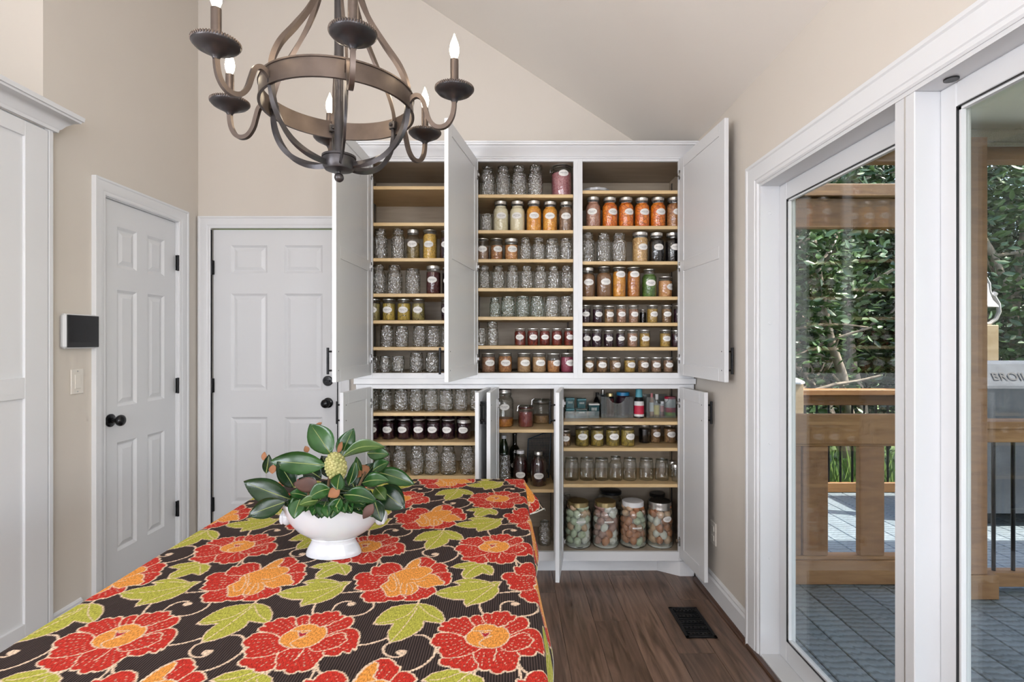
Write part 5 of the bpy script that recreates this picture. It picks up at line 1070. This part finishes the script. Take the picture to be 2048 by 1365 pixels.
# small jar standing on another
z = sz(691.4); Yc = 3.024+.0365; h1 = PZ(520+775/5.687, Yc)-z
jar('glass_jar', 'small empty clear jar stacked on another jar in middle upper cabinet', 'jar', (PX(940+255/5.687, Yc), Yc, z+h1+.002), .0325, PZ(520+710/5.687, Yc)-z-h1, 'small', None, closed=None)
# clip-top jars
def clip_jar(label, X, Y, z, r, h, content, lvl, lab=None, seal='lid_silver', cm=None):
    t = jar('clip_top_jar', label, 'jar', (X, Y, z), r, h, 'clip', content, lvl, 'none', lab, gl='jar_glass_plain')
    m = MB(); m.lathe([(r*.92, .885*h), (r*.96, .90*h), (r*.95, .95*h), (r*.85, .985*h), (r*.4, h), (.002, h)], 24); link('glass_lid', m.mesh('glass_lid', cm or 'jar_glass_plain', 40), t)
    m = MB(); m.lathe([(r*.93, .868*h), (r*.97, .872*h), (r*.97, .882*h), (r*.93, .887*h)], 24); link('gasket', m.mesh('gasket', seal, 40), t)
    m = MB(); m.tube([(r*.86*math.cos(a), r*.86*math.sin(a), .82*h) for a in np.linspace(0, 2*PI, 25)[:-1]], .0016, 6, closed=True)
    m.tube([(-r*.86, 0, .82*h), (-r*1.1, -.004, .80*h), (-r*1.12, -.004, .70*h), (-r*1.05, -.004, .74*h), (-r*1.04, 0, .93*h), (-r*.8, 0, 1.0*h)], .0018, 6); m.tube([(r*.86, 0, .82*h), (r*1.05, 0, .85*h), (r*1.04, 0, .94*h), (r*.8, 0, 1.0*h)], .0018, 6)
    link('wire_bail', m.mesh('wire_bail', 'steel', 40), t); return t
Yc = 3.09; clip_jar('large clip-top jar of pink beans at the top right of the middle cabinet', PX(940+1088/5.935, Yc), Yc, sz(388.5), .0612, PZ(300+150/5.935, Yc)-sz(388.5), 'c_pink', .66, (.62, .15))
# narrow lower cabinet
z = sz(859); s = 3.594
Yc = 3.13; r = 72/s*Yc/F; jar('canning_jar', 'big jar layered dark over orange on the top shelf of narrow cabinet', 'jar', (PX(960+170/s, Yc), Yc, z), r, PZ(760+68/s, Yc)-z, 'reg', 'c_amber2', .22, 'band', (.55, .1), gl='jar_glass_plain')
Yc = 3.115; clip_jar('small clip-top jar of red beans with a red seal, narrow cabinet', PX(960+328/s, Yc), Yc, z, 57/s*Yc/F*.95, PZ(760+180/s, Yc)-z, 'c_redbean', .7, None, 'c_red')
Yc = 3.26; clip_jar('wide clear canister behind the red bean jar in narrow cabinet', PX(960+440/s, Yc), Yc, z, 68/s*Yc/F*.95, PZ(760+135/s, Yc)-z, 'c_tan', .33)
z = sz(979)
glass('bottle_green', (.10, .30, .12), .06, .5); glass('bottle_dark', (.03, .05, .03), .06, .5); mat('c_juice', (.035, .008, .008), .15)
Yc = 3.10; jar('glass_jar', 'empty clear jar in front of the green bottle, narrow cabinet', 'jar', (PX(960+178/s, Yc), Yc, z), 43/s*Yc/F*.97, PZ(760+535/s, Yc)-z, 'wide', None, closed='none')
Yc = 3.22; jar('glass_bottle', 'green glass bottle with a white cap in narrow cabinet', 'bottle', (PX(960+172/s, Yc), Yc, z), 34/s*Yc/F, PZ(760+402/s, Yc)-z, 'bottle', None, closed='cap', gl='bottle_green', lidm='lid_white')
Yc = 3.30; jar('glass_bottle', 'dark wine bottle behind the juice bottles in narrow cabinet', 'bottle', (PX(960+250/s, Yc), Yc, z), 40/s*Yc/F, PZ(760+384/s, Yc)-z, 'wine', 'c_dark', .6, 'lid', (.28, 0), gl='bottle_dark', lidm='lid_black')
Yc = 3.15; jar('juice_bottle', 'dark red juice bottle with a white cap and oval label', 'bottle', (PX(960+290/s, Yc), Yc, z), 55/s*Yc/F, PZ(760+510/s, Yc)-z, 'bottle', 'c_juice', .82, 'cap', (.30, 0), gl='jar_glass_plain', lidm='lid_white')
Yc = 3.10; jar('juice_bottle', 'dark red juice bottle with a silver cap near the shelf end', 'bottle', (PX(960+420/s, Yc), Yc, z), 58/s*Yc/F, PZ(760+517/s, Yc)-z, 'bottle', 'c_juice', .82, 'cap', (.33, 0), gl='jar_glass_plain', lidm='lid_silver')
mat('blue_wire', (.02, .05, .08), .4)
Yc = 3.27; bx, bz = PX(960+412/s, Yc), z; t = thing('wire_basket', 'dark blue wire basket leaning behind the juice bottles', 'basket', (bx, Yc, z))
w2, hh = .068, .265; tl = lambda a, c, d=0: (bx+a+c*.06, Yc-.02+c*.20+d, z+.006+c)
m = MB(); rim = [tl(-w2, 0), tl(w2, 0), tl(w2*1.05, hh), tl(w2*.3, hh*.98), tl(-w2, hh*.86)]; m.tube(rim, .0035, 6, closed=True); part('rim', m, 'blue_wire', t, 40)
m = MB()
for k in range(15):
    a = -w2+2*w2*k/14; top = hh*(.86+.14*min(1, (a+w2)/(1.6*w2))); m.tube([tl(a, 0), tl(a, top)], .0011, 4)
for k in range(1, 26): c = hh*k/27*.96; m.tube([tl(-w2, min(c, hh*.86)), tl(w2*1.03, c)], .0011, 4)
part('mesh', m, 'blue_wire', t)
Yc = 3.10; z = lo0; jar('glass_jar', 'empty clear quart jar at the bottom of the narrow cabinet', 'jar', (PX(960+465/s, Yc), Yc, z), 46/s*Yc/F, PZ(760+1015/s, Yc)-z, 'reg', None, closed='none')
# ------------------------------------------------------------------ gallon jars of eggs
EC = {'white': (.82, .83, .78), 'green': (.58, .66, .48), 'tan': (.68, .46, .30), 'brown': (.52, .21, .09), 'pink': (.50, .29, .25)}
for k, c in EC.items(): noisy('egg_'+k, c, tuple(v*.9 for v in c), nscale=40, rough=.45, rnd=True)
egg = MB(); vs = []; n = 14; mm = 10
egg.lathe([(.0235*math.sin(PI*q/mm)*(1+.10*math.cos(PI*q/mm)*-1), -.030*math.cos(PI*q/mm)) for q in range(1, mm)], n)
EGGM = {k: egg.mesh('egg', 'egg_'+k, True) for k in EC}
mat('sediment', (.72, .74, .70), .6)
JG = [(180, 515, 'cap', 'lid_gold', ['green', 'white', 'green', 'tan', 'green', 'white'], 'gallon jar of pale green eggs with a gold lid', 'first', .62),
      (520, 855, 'cap', 'lid_gold', ['white', 'pink', 'brown', 'white', 'pink', 'pink'], 'gallon jar of white and pinkish eggs with a gold lid', 'second', .62),
      (860, 1195, 'cap', 'lid_white', ['brown', 'tan', 'brown', 'green', 'tan', 'brown'], 'gallon jar of brown eggs with a white lid', 'third', .48),
      (1195, 1530, 'band', 'lid_silver', ['tan', 'brown', 'white', 'tan', 'brown', 'white'], 'gallon jar of tan and brown eggs with a silver ring lid', 'fourth', .68)]
re_ = random.Random(9)
for a, c, cl, lmt, pal, lb, nth, lz in JG:
    s = 6.203; Yc = 3.012+.083; r = (c-a)/2/s*Yc/F*.985; X = PX(1100+(a+c)/2/s, Yc); z = lo0; h = PZ(960+285/s, Yc-.03)-z
    t = jar('egg_jar', lb+' on the cabinet floor', 'jar', (X, Yc, z), r, h, 'gallon', None, closed='none', lab=(lz, .10 if nth != 'fourth' else .3), gl='jar_glass_plain', sq=nth != 'fourth', lw=.055, group='gallon egg jars')
    R = .735*r; m = MB(); m.lathe([(R*1.02, h-.022), (R*1.08, h-.021), (R*1.08, h+.003), (R*1.02, h+.006), (.002, h+.006)], 30); link('lid', m.mesh('lid', lmt, 40), t)
    if cl == 'band':
        m = MB(); m.lathe([(R*1.12, h-.038), (R*1.14, h-.030), (R*1.1, h-.022), (R*1.14, h-.014), (R*1.12, h+.004)], 30, cap0=False, cap1=False); link('ring', m.mesh('ring', 'lid_silver', 40), t)
        m = MB(); m.lathe([(R*1.10, h+.003), (R*1.0, h+.008), (.002, h+.009)], 30); link('lid_top', m.mesh('lid_top', 'lid_dark', 40), t)
    link('brine', jmesh('contents', 'gallon', r*.985, h, 'egg_liquid', .80), t); link('sediment', jmesh('contents', 'gallon', r*.975, h, 'sediment', .055), t)
    for lay in range(6):
        nn = 7; z_e = .038+lay*.0375
        rr_ = r-.0285 if lay < 5 else r-.036
        vis = []
        for q in range(nn):
            ang = 2*PI*(q+.5*(lay % 2))/nn+re_.uniform(-.10, .10)
            if math.sin(ang) < .45: vis.append((math.cos(ang)*rr_, math.sin(ang)*rr_))
        vis.sort(); vis.append((0, .012))
        for q, (ex_, ey_) in enumerate(vis):
            col_ = re_.choice(pal)
            o = link('egg', EGGM[col_], None, (X+ex_, Yc+ey_, z+z_e+re_.uniform(-.004, .004))); o.rotation_euler = (re_.uniform(-1, 1), re_.uniform(-1.2, 1.2), re_.uniform(0, 6)); o.scale = [re_.uniform(.86, .98)]*3
            nm = {'white': 'white', 'green': 'pale green', 'tan': 'tan', 'brown': 'brown', 'pink': 'pinkish'}[col_]
            LN = ['lowest', 'second', 'third', 'fourth', 'fifth', 'topmost'][lay]
            tag(o, (f"{nm} egg, {ORD[q]} in the {LN} layer of the {nth} gallon jar" if q < len(vis)-1 else f"{nm} egg in the middle of the {LN} layer, {nth} gallon jar"), 'egg', f"eggs in the {nth} gallon jar")
z = lo0; s = 6.203
Yc = 3.29; jar('egg_jar', 'gallon jar with a black lid behind the egg jars', 'jar', (PX(1100+755/s, Yc), Yc, z), .082, PZ(960+130/s, Yc)-z, 'gallon', 'c_brown', .5, 'cap', None, gl='jar_glass_plain', lidm='lid_black')
Yc = 3.31; jar('egg_jar', 'dark lidded jar behind the rightmost egg jar', 'jar', (PX(1100+1330/s, Yc), Yc, z), .060, PZ(960+165/s, Yc)-z, 'gallon', 'c_brown', .6, 'cap', None, gl='jar_glass_plain', lidm='lid_dark')
Yc = 3.30; jar('glass_jar', 'empty clear jar at the back left of the egg shelf', 'jar', (PX(1100+205/s, Yc), Yc, z), .030, PZ(960+180/s, Yc)-z, 'reg', None, closed='none')
# ------------------------------------------------------------------ top shelf of the right lower cabinet
z = sz(843.5); s = 6.203; Yi = 3.15
glass('teal_plastic', (.05, .30, .32), .06, .4, .1, 0, 0, .30, (.02, .22, .25)); mat('teal_lid', (.10, .30, .34), .35); mat('paper_red', (.55, .02, .06), .5); mat('paper_white', (.80, .79, .76), .6); mat('paper_blue', (.12, .42, .50), .5); mat('paper_green', (.25, .42, .04), .5); mat('plastic_blue', (.02, .25, .50), .35); mat('paper_yellow', (.80, .62, .10), .6); mat('spice_pink', (.62, .22, .22), .5)
def xz(u, Y): return PX(1100+u/s, Y)
t = thing('clear_tray', 'clear plastic tray holding the teal tubs', 'tray', (xz(400, Yi), Yi+.03, z))
m = MB(); x0, x1, hh = xz(183, Yi), xz(607, Yi), .042
m.box(x0, Yi-.012, z+.001, x1, Yi+.115, z+.004); m.box(x0, Yi-.014, z+.001, x1, Yi-.0115, z+hh); m.box(x0, Yi+.115, z+.001, x1, Yi+.1175, z+hh); m.box(x0, Yi-.0115, z+.004, x0+.0025, Yi+.115, z+hh); m.box(x1-.0025, Yi-.0115, z+.004, x1, Yi+.115, z+hh); part('tub', m, 'clear_plastic', t)
def tub(label, u0, u1, v0, v1, lidm, dy=0):
    Y = Yi+.045; X0, X1 = xz(u0, Y), xz(u1, Y); za, zb = PZ(760+v1/s, Y), PZ(760+v0/s, Y); za = max(za, z+.0045); cx = (X0+X1)/2; w_ = (X1-X0)/2*.96
    t = thing('storage_tub', label, 'container', (cx, Y, za), 'teal storage tubs'); m = MB(); hgt = zb-za-.012
    m.lathe([(w_*1.18, 0), (w_*1.36, hgt)], 4, c=(0, 0, 0), a0=PI/4, a1=PI/4+2*PI); link('body', m.mesh('body', 'teal_plastic'), t)
    m = MB(); m.box(-w_, -w_, hgt, w_, w_, hgt+.010, .002); l_ = link('lid', m.mesh('lid', lidm), t)
    m = MB(); 
    for q in range(5): m.box(-w_*.5+q*w_*.22, -w_*1.0-.0008, hgt*.55, -w_*.5+q*w_*.22+w_*.09, -w_*.96, hgt*.8)
    link('print', m.mesh('print', 'paper_white'), t)
tub('lower teal tub at the left end of the clear tray', 190, 302, 345, 468, 'teal_lid'); tub('upper teal tub stacked at the left end of the tray', 190, 302, 215, 344, 'teal_lid')
tub('lower teal tub in the middle of the clear tray', 316, 456, 345, 468, 'clear_plastic'); tub('upper teal tub stacked in the middle of the tray', 330, 446, 225, 344, 'teal_lid'); tub('teal tub with a white lid at the right of the tray', 470, 606, 282, 468, 'paper_white')
def bin_(label, u0, u1, v0):
    X0, X1 = xz(u0, Yi), xz(u1, Yi); t = thing('clear_bin', label, 'bin', ((X0+X1)/2, Yi+.08, z), 'clear handled bins'); zt = PZ(760+v0/s, Yi); m = MB(); cx = (X0+X1)/2; hw = (X1-X0)*.26
    P = [(X0, z+.001), (X1, z+.001), (X1, zt), (cx+hw, zt)]+[(cx+hw*math.cos(a), zt-.006-.042*math.sin(a)) for a in np.linspace(0, PI, 11)]+[(cx-hw, zt), (X0, zt)]
    P = [(X0, z+.001), (X1, z+.001), (X1, zt), (cx+hw, zt)]+[(cx+hw*math.cos(a), zt-.042*math.sin(a)) for a in np.linspace(.1, PI-.1, 11)]+[(cx-hw, zt), (X0, zt)]
    m.prism(P, .003, 'y', Yi); m.box(X0, Yi+.003, z+.001, X1, Yi+.19, z+.004); m.box(X0, Yi+.19, z+.001, X1, Yi+.193, zt); m.box(X0, Yi+.003, z+.004, X0+.003, Yi+.19, zt); m.box(X1-.003, Yi+.003, z+.004, X1, Yi+.19, zt); part('shell', m, 'clear_plastic', t)
    m = MB(); m.tube([(cx+hw*math.cos(a), Yi+.0015, zt-.042*math.sin(a)) for a in np.linspace(.1, PI-.1, 15)], .0028, 6); part('handle_rim', m, 'clear_plastic', t, True)
bin_('clear plastic bin with a cut-out handle left of the red bottle', 636, 1034, 210); bin_('clear plastic bin of spice bottles at the right end', 1200, 1562, 215)
def canister(name, label, cat, u, v0, v1, rpx, bands, mtop, Y, kind='lathe', zb=None):
    r = rpx/s*Y/F; za = zb if zb is not None else z+.001; zt = PZ(760+v0/s, Y); t = thing(name, label, cat, (xz(u, Y), Y, za)); h = zt-za
    prev = 0
    for nm, f_, mt, rs in bands:
        m = MB(); m.lathe([(r*rs[0], prev*h), (r*rs[1], f_*h)], 20); link(nm, m.mesh(nm, mt, 40), t); prev = f_
    return t
canister('sauce_bottle', 'dark bottle with a red label and blue wrapped neck', 'bottle', 1103, 112, 468, 63, [('base', .05, 'lid_black', (.95, .95)), ('label_edge', .13, 'paper_white', (1, 1)), ('label', .43, 'paper_red', (1, 1)), ('label_top', .58, 'paper_white', (1, .9)), ('shoulder', .72, 'lid_black', (.97, .72)), ('neck_wrap', 1, 'paper_blue', (.68, .62))], None, Yi+.02)
ZB = z+.0045
canister('spice_can', 'printed can with red lid and green band in the right bin', 'can', 1488, 205, 450, 66, [('base_band', .17, 'paper_green', (1, 1)), ('fruit_print', .42, 'paper_red', (1.005, 1.005)), ('label', .88, 'paper_white', (1, 1)), ('lid', 1, 'paper_red', (1.02, .98))], None, Yi+.10, zb=ZB)
canister('spice_bottle', 'spice bottle with a pink cap at the left of the right bin', 'bottle', 1262, 165, 445, 27, [('body', .2, 'c_obrown', (1, 1)), ('label', .6, 'paper_white', (1.01, 1.01)), ('body', .82, 'c_obrown', (1, .7)), ('cap', 1, 'spice_pink', (.6, .55))], None, Yi+.06, zb=ZB)
canister('spice_bottle', 'spice bottle with a yellow label in the right bin', 'bottle', 1325, 175, 445, 33, [('body', .08, 'c_mustard', (1, 1)), ('label', .50, 'paper_yellow', (1.01, 1.01)), ('body', .76, 'jar_glass_plain', (1, .7)), ('cap', 1, 'paper_white', (.62, .58))], None, Yi+.05, zb=ZB)
canister('spice_bottle', 'short spice bottle beside the printed can', 'bottle', 1392, 265, 445, 24, [('body', .3, 'c_redbean', (1, 1)), ('label', .72, 'spice_pink', (1.01, 1.01)), ('cap', 1, 'lid_white', (.95, .9))], None, Yi+.06, zb=ZB)
canister('jar_blue_lid', 'dark jar with a bright blue lid in the left bin', 'jar', 905, 150, 450, 82, [('body', .78, 'c_purple', (1, 1)), ('shoulder', .86, 'c_purple', (1, .9)), ('lid', 1, 'plastic_blue', (.98, .96))], None, Yi+.11, zb=ZB)
canister('jar_gold_lid', 'dark jar with a gold lid in the left bin', 'jar', 745, 165, 450, 50, [('body', .78, 'c_maroon', (1, 1)), ('shoulder', .87, 'c_dark', (1, .85)), ('lid', 1, 'lid_gold', (.95, .93))], None, Yi+.08, zb=ZB)
canister('dark_bottle', 'black bottle standing behind the white-lidded tub', 'bottle', 585, 155, 468, 45, [('body', .62, 'c_dark', (1, 1)), ('shoulder', .8, 'c_dark', (1, .45)), ('cap', 1, 'lid_dark', (.45, .45))], None, Yi+.17)
canister('dark_bottle', 'dark bottle with a pale cap behind the left bin', 'bottle', 655, 122, 468, 36, [('body', .6, 'c_maroon', (1, 1)), ('shoulder', .8, 'c_dark', (1, .6)), ('cap', 1, 'lid_silver', (.55, .55))], None, Yi+.215)
# scalloped white dish on the top shelf of the right cabinet
z = sz(380.4); Yc = 3.15; X = PX(1150+250/6.204, Yc); t = thing('scalloped_dish', 'white scalloped footed dish alone on the top right shelf', 'dish', (X, Yc, z))
m = MB(); m.lathe([(.030, 0), (.032, .003), (.022, .010), (.020, .016)], 24); link('foot', m.mesh('foot', 'porcelain', 40), t)
m = MB(); n = 40; P = [(.018, .016), (.060, .018), (.078, .022), (.080, .036), (.076, .036), (.072, .026), (.002, .023)]; vs = []; fs = []
for r, zz in P:
    for i in range(n): a = 2*PI*i/n; q = 1+.05*abs(math.sin(a*5))*(r > .05); vs.append((r*q*math.cos(a), r*q*math.sin(a), zz))
for j in range(len(P)-1):
    for i in range(n): fs.append((j*n+i, j*n+(i+1) % n, (j+1)*n+(i+1) % n, (j+1)*n+i))
m.add(vs, fs); link('plate', m.mesh('plate', 'porcelain', 40), t)
